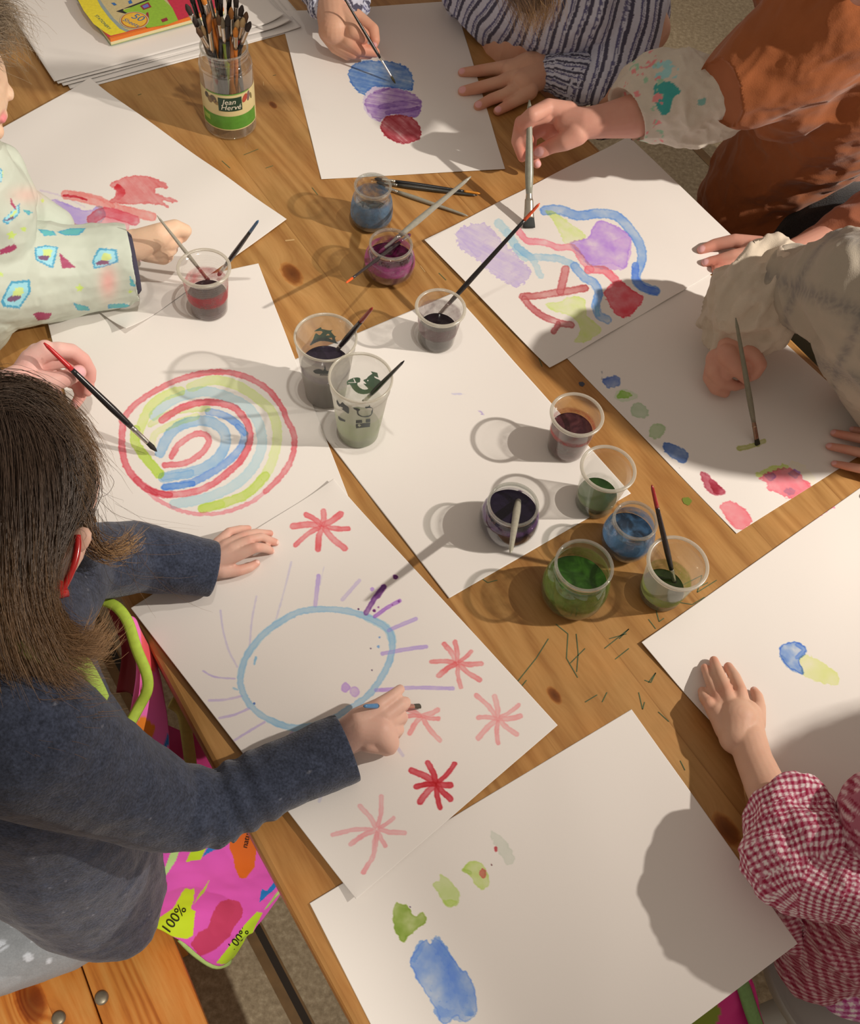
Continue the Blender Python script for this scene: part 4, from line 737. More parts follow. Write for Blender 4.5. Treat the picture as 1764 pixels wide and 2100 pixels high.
for i, (x, y, hz, k) in enumerate(tips):
    T = P(x, y, hz); T = cj+np.array([0, 0, 0])+(T-cj)*1.0
    dx = T[:2]-cj[:2]; ft = cj[:2]-dx*.12+np.array([math.cos(i*2.4), math.sin(i*2.4)])*(.012+.015*(i % 3)/2)
    # keep the shaft inside the mouth
    B = np.array([ft[0], ft[1], cj[2]+.006]); u = (cj[2]+.139-B[2])/(T[2]-B[2]); q = B+(T-B)*u; o_ = q[:2]-cj[:2]; rr = np.linalg.norm(o_)
    if rr > .029:
        q[:2] = cj[:2]+o_/rr*.029; B = T+(q-T)*((T[2]-B[2])/(T[2]-q[2])); r2 = np.linalg.norm(B[:2]-cj[:2])
        if r2 > .034: B[:2] = cj[:2]+(B[:2]-cj[:2])/r2*.034
    if k == 9: brush(T, B, 'widest flat brush with orange-brown bristles, front left in the label jar', 'brushes standing in the label jar', hcol=(190, 186, 176), bcol=(158, 98, 48), fcol=(206, 198, 184), flat=.3, bw=.0095, bl=.024, fl=.05, hr=.004)
    else:
        kk = dict(bk[k]); brush(T, B, blab[k]+[', far left side', ', left side', ', rear', ', centre', ', near side', ', right side', ', far right side'][0 if x < 392 else 1 if x < 412 else 6 if x > 503 else 5 if x > 480 else 2 if y < -10 else 4 if y > 40 else 3], 'brushes standing in the label jar', hr=.0037, fr=.0036, bl=.018, fl=.030, **kk)
# ---------------------------------------------------------------- notepad
nc = P(228, 94, .012); e1 = P(395, 48, .012)-nc; e1 /= np.linalg.norm(e1); e2 = P(150, -20, .012)-nc; e2 -= e1*(e2@e1); e2 /= np.linalg.norm(e2)
pad = empty('notepad', nc-np.array([0, 0, .012-.0118]), 'thick yellow and magenta drawing pad with a round 50 sheets badge', 'notepad')
z0 = TZ+.0122
def padbox(name, a0, a1, b0, b1, za, zb, mat, par=pad):
    mb = MB(); mb.box(np.array([nc[0], nc[1], 0])+e1*(a0+a1)/2+e2*(b0+b1)/2+np.array([0, 0, (za+zb)/2]), (a1-a0, b1-b0, zb-za), (e1, e2, (0, 0, 1))); return mb.build(name, mat, par, smooth=False)
padbox('page_block', .0005, .21, .0005, .29, z0+.001, z0+.006, mat_simple('page_edges_cream', (226, 214, 168), .7, noise=.06, nscale=900))
padbox('page_block', .001, .21, .001, .29, z0+.006, z0+.012, mat_simple('page_edges_orange', (226, 120, 40), .7, noise=.08, nscale=900))
padbox('backing_board', 0, .211, 0, .291, z0, z0+.001, mat_simple('grey_green_card', (150, 172, 120), .7))
cz = z0+.0125
cov = padbox('cover', .0, .211, .006, .291, z0+.0121, cz, mat_simple('cover_magenta', (206, 48, 82), .3, noise=.03))
def padpoly(name, pts, col, lift_=.0002, par=cov, px=True):
    v = []
    for (x, y) in pts: q = P(x, y, cz-TZ); v.append(np.array([q[0], q[1], cz+lift_]))
    mb = MB(); mb.add(v, [tuple(range(len(v)))]); return mb.build(name, cm(col, .3, name='cover_ink'), par, smooth=False)
ks = 300/1764; 
def Z3(l): return [(a*ks, b*ks) for a, b in l]
padpoly('yellow_panel', Z3([(930, -20), (1165, -20), (1230, 90), (1330, 220), (1460, 345), (1530, 385), (1335, 432), (1280, 400), (1130, 290), (1010, 130)]), (236, 220, 50))
padpoly('grey_stripe', Z3([(1165, -20), (1195, -20), (1270, 90), (1370, 220), (1500, 340), (1560, 375), (1520, 385), (1440, 345), (1320, 220), (1215, 80)]), (150, 166, 164), .0003)
padpoly('tan_panel', Z3([(1195, -20), (2300, -300), (2300, 200), (1560, 372), (1500, 340), (1370, 220), (1270, 90)]), (206, 190, 140), .0003)
padpoly('black_arrow', Z3([(1400, 140), (1764, 0), (1900, -60), (1920, 20), (1480, 110), (1560, 175), (1500, 165)]), (30, 28, 30), .0005)
padpoly('lime_panel', Z3([(1480, 130), (1764, 20), (1930, -40), (2080, 100), (2150, 250), (2020, 300), (1780, 340), (1560, 175)]), (150, 196, 54), .0006)
padpoly('magenta_panel', Z3([(1940, -120), (2500, -300), (2500, 120), (2150, 250), (2080, 100)]), (206, 40, 74), .0006)
for q in [[(1690, 75), (1790, 30), (1830, 90), (1730, 125)], [(1764, 160), (1790, 150), (1800, 240), (1764, 250)], [(1940, 240), (2010, 215), (2030, 250), (1960, 275)]]: padpoly('window_shape', Z3(q), (150, 40, 60), .0008)
padpoly('window_shape', Z3([(1715, 78), (1780, 50), (1800, 85), (1740, 108)]), (110, 120, 200), .0009)
bc, br = P(1622*ks, 250*ks, cz-TZ), .0135*1.15
ex = P(1720*ks, 235*ks, cz-TZ)-bc; br = np.linalg.norm(P(1800*ks, 250*ks, cz-TZ)-bc)*.98
for (rr, col, l) in [(br, (206, 196, 170), .0010), (br*.93, (190, 110, 40), .0012), (br*.85, (240, 190, 60), .0014)]:
    mb = MB(); mb.add([np.array([bc[0]+rr*math.cos(a), bc[1]+rr*math.sin(a), cz+l]) for a in np.linspace(0, 2*math.pi, 41)[:-1]], [tuple(range(40))]); mb.build('badge', cm(col, .3, name='badge_ink'), cov, smooth=False)
def flat_text(s, size, x, y, col, rotdir, lift_=.0016, shear=0., par=cov, h=None, sx=1.0, zz_=None):
    v, f = text_mesh(s, size, shear); hh_ = (cz-TZ) if h is None else h; c = P(x, y, hh_); d = P(x+rotdir[0], y+rotdir[1], hh_)-c; d[2] = 0; d /= np.linalg.norm(d); n_ = np.array([-d[1], d[0], 0])
    vv = [c+d*q[0]*sx+n_*q[1]+np.array([0, 0, lift_]) for q in v]; me = bpy.data.meshes.new('lettering'); me.from_pydata([tuple(map(float, q)) for q in vv], [], f); return link('lettering', me, cm(col, .4, name='lettering_ink'), par, smooth=False)
flat_text('50', .0215, 1665*ks, 222*ks, (44, 110, 170), (100, 38), shear=.1); flat_text('Sheets', .0125, 1585*ks, 285*ks, (44, 110, 170), (100, 46), shear=.2)
flat_text('STATIONERY', .0078, 1240*ks, 270*ks, (60, 110, 120), (100, 100), .0006)
padpoly('blue_shape', Z3([(1340, 40), (1380, 35), (1410, 60), (1380, 72)]), (50, 110, 180), .0006); padpoly('blue_shape', Z3([(1545, 20), (1580, 0), (1600, 40), (1560, 52)]), (50, 110, 180), .0006)
# ---------------------------------------------------------------- people
def alb(c, ref=(222, 212, 193)): return np.clip(lin(c)/lin(ref)*.84, 0, 1)
def pr(x, y, h, rp):
    p = P(x, y, h); return p, rp*np.linalg.norm(p-CAM)/FPX
def ch(*a): return [pr(*q) for q in a]
def zc(ox, oy, k, *a): return [pr(ox+x*k, oy+y*k, h, r*k) for (x, y, h, r) in a]
def organic(chains, voxel=.003, it=4, cuts=(), fac=.5, flatz=None):
    """one continuous surface grown round chains of (point, radius)"""
    mb = MB()
    for cnn in chains:
        for (p, r) in cnn: mb.ball(p, r, 20, 12)
        for (a, ra), (b, rb) in zip(cnn[:-1], cnn[1:]):
            d = b-a; L = np.linalg.norm(d)
            if L < 1e-5: continue
            ct = np.clip((ra-rb)/L, -.95, .95); sn = math.sqrt(1-ct*ct); t = d/L
            mb.tube([a+t*ra*ct, b+t*rb*ct], [ra*sn, rb*sn], 20)
    me = bpy.data.meshes.new('tmp'); me.from_pydata(mb.v, [], mb.f); o = bpy.data.objects.new('tmp', me); C.objects.link(o)
    m = o.modifiers.new('r', 'REMESH'); m.mode = 'VOXEL'; m.voxel_size = voxel; m.adaptivity = 0
    m = o.modifiers.new('s', 'SMOOTH'); m.factor = fac; m.iterations = it
    dg = bpy.context.evaluated_depsgraph_get(); dg.update(); r = bpy.data.meshes.new_from_object(o.evaluated_get(dg)); bpy.data.objects.remove(o); bpy.data.meshes.remove(me)
    return r
def getv(me):
    a = np.empty(len(me.vertices)*3, np.float32); me.vertices.foreach_get('co', a); return a.reshape(-1, 3).astype(float)
def setv(me, v): me.vertices.foreach_set('co', v.astype(np.float32).ravel()); me.update()
def getn(me):
    a = np.empty(len(me.vertices)*3, np.float32); me.vertex_normals.foreach_get('vector', a); return a.reshape(-1, 3).astype(float)
def param(v, chain):
    """arc length, angle and distance round a chain"""
    best = np.full(len(v), 1e9); s = np.zeros(len(v)); an = np.zeros(len(v)); acc = 0; up = None; rr = np.zeros(len(v))
    for (a, ra), (b, rb) in zip(chain[:-1], chain[1:]):
        d = b-a; L = np.linalg.norm(d); t = d/L
        if up is None: up = np.array([0, 0, 1.0]) if abs(t[2]) < .8 else np.array([1.0, 0, 0])
        x = up-t*(up@t); x /= np.linalg.norm(x); y = np.cross(t, x); up = x
        w_ = v-a; q = np.clip(w_@t, 0, L) if acc or True else 0; e = w_-q[:, None]*t; dd = np.linalg.norm(e, axis=1)
        rel = dd-(ra+(rb-ra)*q/L); k = rel < best
        best[k] = rel[k]; qq = w_@t; s[k] = acc+qq[k]; an[k] = np.arctan2(e[k]@y, e[k]@x); rr[k] = (ra+(rb-ra)*q/L)[k]; acc += L
    return s, an, best, rr
def wrinkle(me, amp, freq, seed=0, ridged=True, amp2=0, chain=None, rings=0, dr=None, st=3.):
    v0 = getv(me); v = v0; n = getn(me)
    if dr is not None: dr = np.array(dr, float); dr /= np.linalg.norm(dr); v = v-(v@dr)[:, None]*dr*(1-1/st)
    a = fbm(v[:, 0]*freq, v[:, 1]*freq, v[:, 2]*freq, seed=seed, o=3)
    d = (1-np.abs(2*a-1)*2.2) if ridged else (a-.5)*2
    d = (d-d.mean())*amp
    if amp2: d += amp2*(fbm(v[:, 0]*freq*4, v[:, 1]*freq*4, v[:, 2]*freq*4, seed=seed+5, o=2)-.5)*2
    if chain is not None and rings:
        s, an, _, _ = param(v, chain); d += rings*np.sin(s*190+2.2*np.sin(an+seed)+5*fbm(v[:, 0]*18, v[:, 1]*18, v[:, 2]*18, seed=seed+9, o=2))*.5
    setv(me, v0+n*d[:, None]); return me
def cut_end(me, p, t, r, depth=.012, flat=True):
    """turn a rounded sleeve end at p (outward axis t) into an open-looking cuff"""
    v = getv(me); t = t/np.linalg.norm(t); w_ = v-p; q = w_@t; e = w_-q[:, None]*t; dd = np.linalg.norm(e, axis=1); near = (dd < r*1.6) & (q > -.0005) & (q < r*1.8)
    k = near; over = np.clip(1-dd/(r*.86), 0, 1)
    q2 = np.where(k, np.where(dd < r*.86, -depth*np.minimum(1, over*4), np.minimum(q, .0005)), q)
    setv(me, v+(q2-q)[:, None]*t); return me
def bind(me, name, mat, parent=None): return link(name, me, mat, parent)
M_SKIN = mat_attr('skin', rough=.52, bump=.12, bscale=420., spec=.35); M_SKIN.node_tree.nodes['Principled BSDF'].inputs['Subsurface Weight'].default_value = .18
M_SKIN.node_tree.nodes['Principled BSDF'].inputs['Subsurface Radius'].default_value = (1, .35, .2); M_SKIN.node_tree.nodes['Principled BSDF'].inputs['Subsurface Scale'].default_value = .004
def skin_col(me, base, red=(.0, ), nails=(), reds=(), stains=(), nailc=(236, 178, 162), seed=0):
    v = getv(me); b = alb(base); n = fbm(v[:, 0]*60, v[:, 1]*60, v[:, 2]*60, seed=seed, o=3)-.5
    c = b[None]*(1+.22*n[:, None]*np.array([.5, 1, 1]))
    px_ = lambda p: p[0] if isinstance(p, tuple) else p
    for (p, r) in reds:
        p = px_(p)
        w_ = np.exp(-(np.linalg.norm(v-p, axis=1)/r)**2)[:, None]; c = c*(1-w_)+c*np.array([.98, .80, .78])*w_
    for (p, r) in nails:
        p = px_(p)
        d = np.linalg.norm(v-p, axis=1)/r; w_ = np.clip(1.15-d, 0, .18)[:, None]/.18; c = c*(1-w_)+alb(nailc)*w_
    for (p, r, cc) in stains:
        d = np.linalg.norm(v-p, axis=1)/r; w_ = np.clip(1.2-d+.6*n, 0, 1)[:, None]*.7; c = c*(1-w_)+alb(cc)*w_
    set_col(me, np.clip(c, 0, 1)); return me
def person(loc, label): return empty('person', loc, label, 'person')
def fnails(chains, k=.75, lift_=.8):
    out = []
    for c_ in chains:
        p, r = c_[-1]; q = c_[-2][0]; t = (p-q)/np.linalg.norm(p-q); u = CAM-p; u /= np.linalg.norm(u); u = u*.5+np.array([0, 0, .5]); u -= t*(u@t); u /= np.linalg.norm(u)
        out.append((p+t*r*.15+u*r*lift_, r*k))
    return out
def tips_red(chains): return [(c_[-1][0], c_[-1][1]*2.2) for c_ in chains]+[(c_[len(c_)//2][0], c_[len(c_)//2][1]*1.2) for c_ in chains]
# ---- hands, joints read off the photograph, each at its height above the table
def hand_open(z, wrist, fingers, thumb, mid=.55):
    pass
# A: girl with long hair -------------------------------------------------
zl = lambda *a: zc(380, 1050, 240/1764, *a)
A_f = [zl((330, 760, .022, 150), (500, 470, .026, 95), (660, 300, .026, 68), (830, 255, .016, 58), (955, 245, .008, 48)),
       zl((330, 770, .022, 150), (600, 520, .030, 100), (870, 360, .028, 66), (1060, 310, .020, 62), (1280, 322, .008, 52)),
       zl((330, 780, .022, 150), (700, 560, .032, 100), (960, 420, .034, 72), (1140, 380, .026, 68), (1360, 458, .008, 58)),
       zl((330, 800, .022, 150), (760, 660, .030, 100), (1060, 535, .036, 78), (1190, 540, .024, 72), (1290, 585, .009, 58)),
       zl((330, 850, .020, 150), (560, 900, .020, 100), (820, 880, .016, 84), (960, 840, .013, 76), (1075, 770, .010, 56))]
zr = lambda *a: zc(660, 1370, 240/1764, *a)
A_g = [zr((300, 1100, .030, 250), (620, 920, .044, 260), (860, 940, .046, 230), (1000, 1130, .036, 170)),
       zr((300, 1080, .030, 240), (560, 780, .050, 190), (860, 560, .058, 110), (1060, 420, .056, 88), (1180, 320, .050, 74)),
       zr((620, 850, .046, 200), (950, 720, .052, 130), (1180, 560, .050, 110), (1255, 520, .040, 92), (1235, 590, .026, 74)),
       zr((700, 900, .046, 190), (1020, 800, .046, 120), (1210, 740, .036, 95), (1195, 800, .022, 80)),
       zr((700, 980, .044, 190), (1040, 960, .040, 120), (1150, 930, .028, 95), (1110, 1010, .018, 80)),
       zr((700, 1080, .038, 190), (950, 1180, .032, 130), (1030, 1200, .022, 110), (960, 1240, .014, 90))]
headA, _ = pr(40, 985, .23, 10)
rA = .076
bodyA = A_f+A_g+[[zl((330, 790, .022, 200))[0], pr(300, 1150, .04, 40), pr(120, 1190, .12, 48), pr(70, 1330, .20, 55)], [zr((300, 1100, .03, 240))[0], pr(560, 1610, .02, 40), pr(390, 1640, .03, 48), pr(120, 1500, .19, 60)],
       [pr(50, 1250, .19, 45), pr(70, 1380, .18, 110), pr(110, 1560, .02, 125), pr(170, 1760, -.18, 110), pr(170, 1850, -.24, 100)], [pr(150, 1860, -.25, 62), pr(-40, 1935, -.24, 66), pr(-180, 1990, -.27, 50)],
       [(headA, rA), (headA+np.array([.0, -.032, -.042]), rA*.74)], [(headA+np.array([.0, -.06, -.07]), .045), pr(50, 1290, .18, 45)]]
PA = person(P(110, 1800, -.29), 'girl with long brown hair, dark grey sweater and pink apron, seated at the left')
me = organic(bodyA, .0016, 3)
skin_col(me, (206, 160, 132), nails=fnails([A_f[3], A_f[4], A_f[2]], .55), reds=tips_red(A_f), stains=[(P(437, 1122, .045), .010, (150, 112, 76))], nailc=(226, 184, 160)); bind(me, 'body', M_SKIN, PA)
M_WOOL = mat_attr('dark_wool', rough=.95, bump=.9, bscale=420., spec=.1, sheen=.25, detail=.55, dscale=380.)
def wool_col(me, c=(62, 66, 76), seed=0):
    v = getv(me); n = fbm(v[:, 0]*180, v[:, 1]*180, v[:, 2]*180, seed=seed, o=4); c = alb(c)[None]*(.55+1.0*n[:, None]); 
    f = (vnoise(v[:, 0]*420, v[:, 1]*420, v[:, 2]*420, seed=4) > .965)[:, None]; set_col(me, np.where(f, alb((120, 118, 120)), c)); return me
sl = ch((70, 1300, .21, 100), (150, 1160, .12, 84), (280, 1140, .06, 70), (428, 1166, .028, 58))
sr = ch((30, 1500, .24, 150), (180, 1580, .15, 118), (330, 1655, .06, 84), (440, 1660, .03, 74), (600, 1580, .03, 68), (703, 1535, .032, 70))
to = [pr(40, 1420, .20, 150), pr(60, 1560, .10, 190), pr(120, 1700, -.06, 178), pr(190, 1800, -.17, 138), pr(235, 1880, -.22, 78), pr(252, 1925, -.25, 34)]
to2 = [pr(20, 1650, 0, 150), pr(120, 1800, -.18, 96), pr(215, 1895, -.25, 62)]
collar = ch((40, 1330, .23, 70), (70, 1400, .22, 80))
me = organic([sl, sr, to, to2, collar], .0032, 8); wrinkle(me, .010, 6, 3, False); wrinkle(me, .0016, 14, 4); wrinkle(me, .0012, 60, 8, False)
v = getv(me); n = getn(me); s_, an, rl, _ = param(v, sr); k = np.exp(-((s_-.285)/.045)**2)*np.exp(-(np.maximum(rl, 0)/.012)**2); setv(me, v+n*(k*.0022*np.sin(s_*230+2*np.cos(an)+6*fbm(v[:, 0]*14, v[:, 1]*14, v[:, 2]*14, o=2)))[:, None])
for cc in (sl, sr): cut_end(me, cc[-1][0]+(cc[-1][0]-cc[-2][0])/np.linalg.norm(cc[-1][0]-cc[-2][0])*.004, cc[-1][0]-cc[-2][0], cc[-1][1], .014)
bind(wool_col(me), 'sweater', M_WOOL, PA)
for cc in (sl, sr):      # ribbed cuffs
    p, r = cc[-1]; t = p-cc[-2][0]; t /= np.linalg.norm(t); mb = MB(); pts = [p-t*.020, p-t*.012, p-t*.003, p+t*.004, p+t*.0035, p-t*.004]; mb.tube(pts, [r*.90, r*.965, r*.98, r*.965, r*.88, r*.82], 48, caps=False); o = mb.build('cuff', M_WOOL, PA); wool_col(o.data)
# leggings with pale hearts
lg = [pr(230, 1860, -.26, 60), pr(120, 1905, -.245, 78), pr(-60, 1955, -.245, 84), pr(-220, 2010, -.27, 70)]
me = organic([lg, ch((60, 1790, -.29, 60), (-100, 1790, -.29, 66))], .004, 5); wrinkle(me, .002, 20, 5)
v = getv(me); q = proj(v); c = np.tile(alb((150, 148, 140)), (len(v), 1))*(.9+.2*fbm(v[:, 0]*200, v[:, 1]*200, v[:, 2]*200, o=2))[:, None]
for (hx, hy, sc_) in [(88, 1868, 7), (28, 1893, 7), (75, 1920, 8), (136, 1905, 7), (6, 1940, 7), (126, 1945, 7), (58, 1964, 7), (101, 1971, 4), (-30, 1900, 7), (-40, 1960, 7)]:
    x = (q[:, 0]-hx)/sc_; y = -(q[:, 1]-hy)/sc_; h_ = (x*x+y*y-1)**3-x*x*y**3; kk = (np.abs(h_) < .55) & (np.abs(x) < 1.3) & (np.abs(y) < 1.4); c[kk] = alb((206, 204, 196))
set_col(me, c); M_CLOTH = mat_attr('cotton', rough=.85, bump=.35, bscale=600., spec=.15, sheen=.1, detail=.15, dscale=500.)
bind(me, 'leggings', M_CLOTH, PA)
# apron: cloth patches in space
def patch(name, rows, mat, parent, colf=None, thick=.0012, n=60, amp=.002, seed=0, freq=14, mk=None):
    """rows: list of rows of (x,y,h); bicubic sheet through them"""
    R_ = [[P(*q) for q in r] for r in rows]; A = np.array(R_); nr, nc = A.shape[:2]
    def cr(a, t):
        m = len(a); f = np.clip(t*(m-1), 0, m-1-1e-9); i = int(f); u = f-i; g = lambda j: a[min(max(j, 0), m-1)] if 0 <= j < m else (2*a[0]-a[1] if j < 0 else 2*a[-1]-a[-2])
        p0, p1, p2, p3 = g(i-1), g(i), g(i+1), g(i+2); return .5*((2*p1)+(-p0+p2)*u+(2*p0-5*p1+4*p2-p3)*u*u+(-p0+3*p1-3*p2+p3)*u**3)
    T_ = np.linspace(0, 1, n); cols = np.array([[cr(A[i], t) for t in T_] for i in range(nr)]); G = np.array([[cr(cols[:, j], t) for j in range(n)] for t in T_]).reshape(-1, 3)
    i = np.arange((n-1)*(n-1)); r_ = i//(n-1); c_ = i % (n-1); a = r_*n+c_; F_ = np.column_stack([a, a+n, a+n+1, a+1])
    me = mesh_np(name, G, F_); nn = getn(me); d = amp*(1-2.2*np.abs(2*fbm(G[:, 0]*freq, G[:, 1]*freq, G[:, 2]*freq, seed=seed, o=3)-1)); setv(me, G+nn*d[:, None])
    if colf is not None: set_col(me, colf(G, proj(G)))
    o = link(name, me, mat, parent); m = o.modifiers.new('t', 'SOLIDIFY'); m.thickness = thick; m.offset = 0; return o
M_APRON = mat_attr('wipe_clean_apron', rough=.45, bump=.08, bscale=90., spec=.35)
PINK = (232, 92, 176)
def apron_col(G, q):
    n = len(G); c = np.tile(alb(PINK), (n, 1)); x, y = q[:, 0], q[:, 1]; k = 600/1764
    def f(pts, col): c[inside(x, y, zz(pts, 0, 1500, k))] = alb(col)
    f([(890, 1150), (985, 1085), (1040, 1050), (1110, 940), (1125, 925), (1150, 940), (1175, 925), (1170, 1000), (1150, 1060), (1180, 1075), (1165, 1220), (1125, 1240), (1000, 1210)], (206, 226, 40))
    f([(1150, 1270), (1200, 1200), (1260, 1170), (1300, 1060), (1330, 1020), (1385, 990), (1420, 1000), (1450, 1010), (1470, 1060), (1460, 1110), (1410, 1170), (1390, 1220), (1300, 1300), (1210, 1340)], (206, 66, 98))
    f([(1300, 1380), (1480, 1150), (1550, 1070), (1580, 1075), (1500, 1230), (1370, 1390)], (196, 222, 48))
    f([(1385, 640), (1440, 570), (1540, 560), (1560, 650), (1540, 800), (1490, 865), (1450, 865), (1420, 800), (1410, 740), (1385, 690)], (226, 106, 34))
    f([(1220, 750), (1260, 680), (1370, 620), (1340, 690), (1300, 700)], (38, 124, 186)); f([(1565, 1015), (1580, 930), (1610, 940), (1700, 850), (1720, 870)], (38, 124, 186))
    f([(1120, 790), (1170, 670), (1260, 660), (1210, 770)], (196, 220, 44)); f([(980, 860), (1040, 700), (1090, 690), (1060, 780), (1000, 860)], (190, 220, 130)); f([(1080, 690), (1160, 670), (1140, 720)], (226, 110, 36))
    f([(940, 1000), (980, 880), (1010, 900), (1000, 960)], (206, 66, 98)); f([(1165, 1035), (1215, 945), (1265, 880), (1230, 960)], (190, 214, 50))
    return c*(.97+.06*fbm(G[:, 0]*30, G[:, 1]*30, G[:, 2]*30, o=2))[:, None]
o = patch('apron_skirt', [[(300, 1730, -.12), (400, 1690, -.10), (500, 1660, -.09), (560, 1640, -.08)], [(300, 1800, -.18), (400, 1790, -.17), (500, 1770, -.15), (590, 1760, -.13)], [(300, 1870, -.24), (400, 1860, -.26), (500, 1860, -.24), (580, 1820, -.20)], [(304, 1890, -.27), (372, 1925, -.30), (440, 1974, -.34), (475, 1960, -.36)]], M_APRON, PA, apron_col, n=150, amp=.004, seed=4)
def rib(name, pts, w1, col, parent, mat=None, h2=0):
    mb = MB(); mb.tube([P(*q) for q in pts], w1, 8, flat=.45); return mb.build(name, mat or cm(col, .7, name='trim_tape'), parent)
LIME = (184, 214, 74)
rib('trim_tape', smooth_pts([(372, 1922, -.30), (400, 1950, -.32), (440, 1976, -.34), (468, 1972, -.36), (478, 1955, -.36), (520, 1890, -.28), (576, 1822, -.20)], False, 4), .0065, (190, 224, 134), PA)
from mathutils.bvhtree import BVHTree
def lit(s, hpx, x, y, col, d, par):
    """lettering laid on the cloth where the photograph shows it; hpx: letter height"""
    me_ = par.data; tr = BVHTree.FromPolygons([tuple(q.co) for q in me_.vertices], [tuple(p.vertices) for p in me_.polygons]); v, f = text_mesh(s, 1.0, 0); k = hpx/.7; d = np.array(d, float); d /= np.linalg.norm(d); u = np.array([d[1], -d[0]]); out = []; ok = []
    for q in v:
        a = x+(d[0]*q[0]+u[0]*q[1])*k; b = y+(d[1]*q[0]+u[1]*q[1])*k; r_ = P(a, b, -.5)-CAM; r_ /= np.linalg.norm(r_); h = tr.ray_cast(Vector(CAM), Vector(r_)); ok.append(h[0] is not None); out.append(tuple(np.array(h[0])-r_*.0032) if h[0] is not None else (0, 0, 0))
    f = [p for p in f if all(ok[i] for i in p)]; used = sorted({i for p in f for i in p}); mp = {i: n for n, i in enumerate(used)}
    if not f: return
    me = bpy.data.meshes.new('lettering'); me.from_pydata([tuple(map(float, out[i])) for i in used], [], [tuple(mp[i] for i in p) for p in f]); return link('lettering', me, cm(col, .5, name='lettering_ink'), par, smooth=False)
lit('100%', 21, 357, 1886, (30, 34, 20), (28, -38), o); lit('100%', 17, 489, 1927, (30, 34, 20), (53, -62), o); lit('natural', 12, 507, 1716, (40, 30, 20), (10, -44), o)
def bib_col(G, q):
    c = np.tile(alb((240, 110, 170)), (len(G), 1)); x, y = q[:, 0], q[:, 1]; c[inside(x, y, [(285, 1285), (300, 1300), (320, 1370), (305, 1385), (290, 1340)])] = alb((236, 92, 92)); c[inside(x, y, [(265, 1500), (290, 1465), (318, 1490), (305, 1530), (270, 1540)])] = alb((232, 128, 40)); c[inside(x, y, [(330, 1540), (345, 1500), (345, 1530)])] = alb((40, 124, 186)); return c
patch('apron_bib', [[(262, 1262, .05), (275, 1268, .04), (285, 1290, .02)], [(280, 1370, .02), (300, 1370, .0), (322, 1370, -.03)], [(262, 1490, -.02), (300, 1490, -.04), (345, 1500, -.07)], [(262, 1560, -.06), (300, 1570, -.08), (345, 1590, -.11)]], M_APRON, PA, bib_col, n=50, amp=.001)
patch('apron_lining', [[(222, 1244, .03), (250, 1256, .03), (275, 1290, .02)], [(250, 1330, -.02), (270, 1340, -.02), (288, 1370, .01)], [(240, 1420, -.06), (265, 1420, -.05), (290, 1440, -.01)]], mat_simple('apron_lining', (120, 18, 30), .7), PA, None, n=30, amp=.001)
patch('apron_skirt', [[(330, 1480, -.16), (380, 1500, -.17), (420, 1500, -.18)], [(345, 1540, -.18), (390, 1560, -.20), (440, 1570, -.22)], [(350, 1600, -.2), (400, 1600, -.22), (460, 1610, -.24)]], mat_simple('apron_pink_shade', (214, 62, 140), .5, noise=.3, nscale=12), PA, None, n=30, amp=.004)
rib('apron_tie', smooth_pts([(350, 1440, -.12), (374, 1460, -.13), (385, 1520, -.14), (394, 1590, -.16)], False, 4), .008, (190, 176, 96), PA)
rib('neck_strap', smooth_pts([(213, 1232, .055), (240, 1245, .055), (262, 1275, .05), (280, 1330, .03), (300, 1380, .02), (302, 1415, .01), (285, 1450, .0), (262, 1492, .0)], False, 5), .0062, LIME, PA)
rib('neck_strap', smooth_pts([(20, 1290, .315), (60, 1330, .31), (110, 1352, .295), (165, 1360, .27), (185, 1382, .25), (205, 1420, .225), (212, 1436, .215)], False, 5), .008, (176, 208, 92), PA)
# glasses and ear
gl = cm((176, 36, 34), .15, name='red_glasses_frame')
mb = MB(); mb.tube([P(*q) for q in smooth_pts([(160, 1098, .262), (158, 1130, .258), (149, 1165, .254), (134, 1198, .250), (122, 1216, .248), (106, 1218, .250), (112, 1200, .252)], False, 5)], .0034, 10); mb.tube([P(*q) for q in [(122, 1190, .254), (108, 1222, .250), (140, 1215, .246)]], [.004, .009, .004], 10); g_ = mb.build('glasses', gl, PA)
mb = MB(); mb.add([P(*q) for q in [(156, 1110, .260), (150, 1160, .253), (132, 1196, .249), (118, 1190, .252), (125, 1160, .258)]], [(0, 1, 2, 3, 4)]); mb.build('lens', mat_wall('lens', (.95, .95, .95), haze=.12, hazecol=(200, 190, 180), gl=.3, rough=.05), g_)
mb = MB(); mb.ball(P(163, 1108, .256), (.010, .014, .006), ax=[_r*.8-_u*.6, _r*.6+_u*.8, -_f]); mb.tube([P(*q) for q in [(164, 1100, .250), (148, 1135, .246), (126, 1168, .242), (106, 1194, .240)]], [.009, .011, .012, .008], 14); mm = mb.build('ear_and_cheek', M_SKIN, PA); skin_col(mm.data, (206, 160, 130))  # ear ball plus cheek strip, skin apart from the body mesh
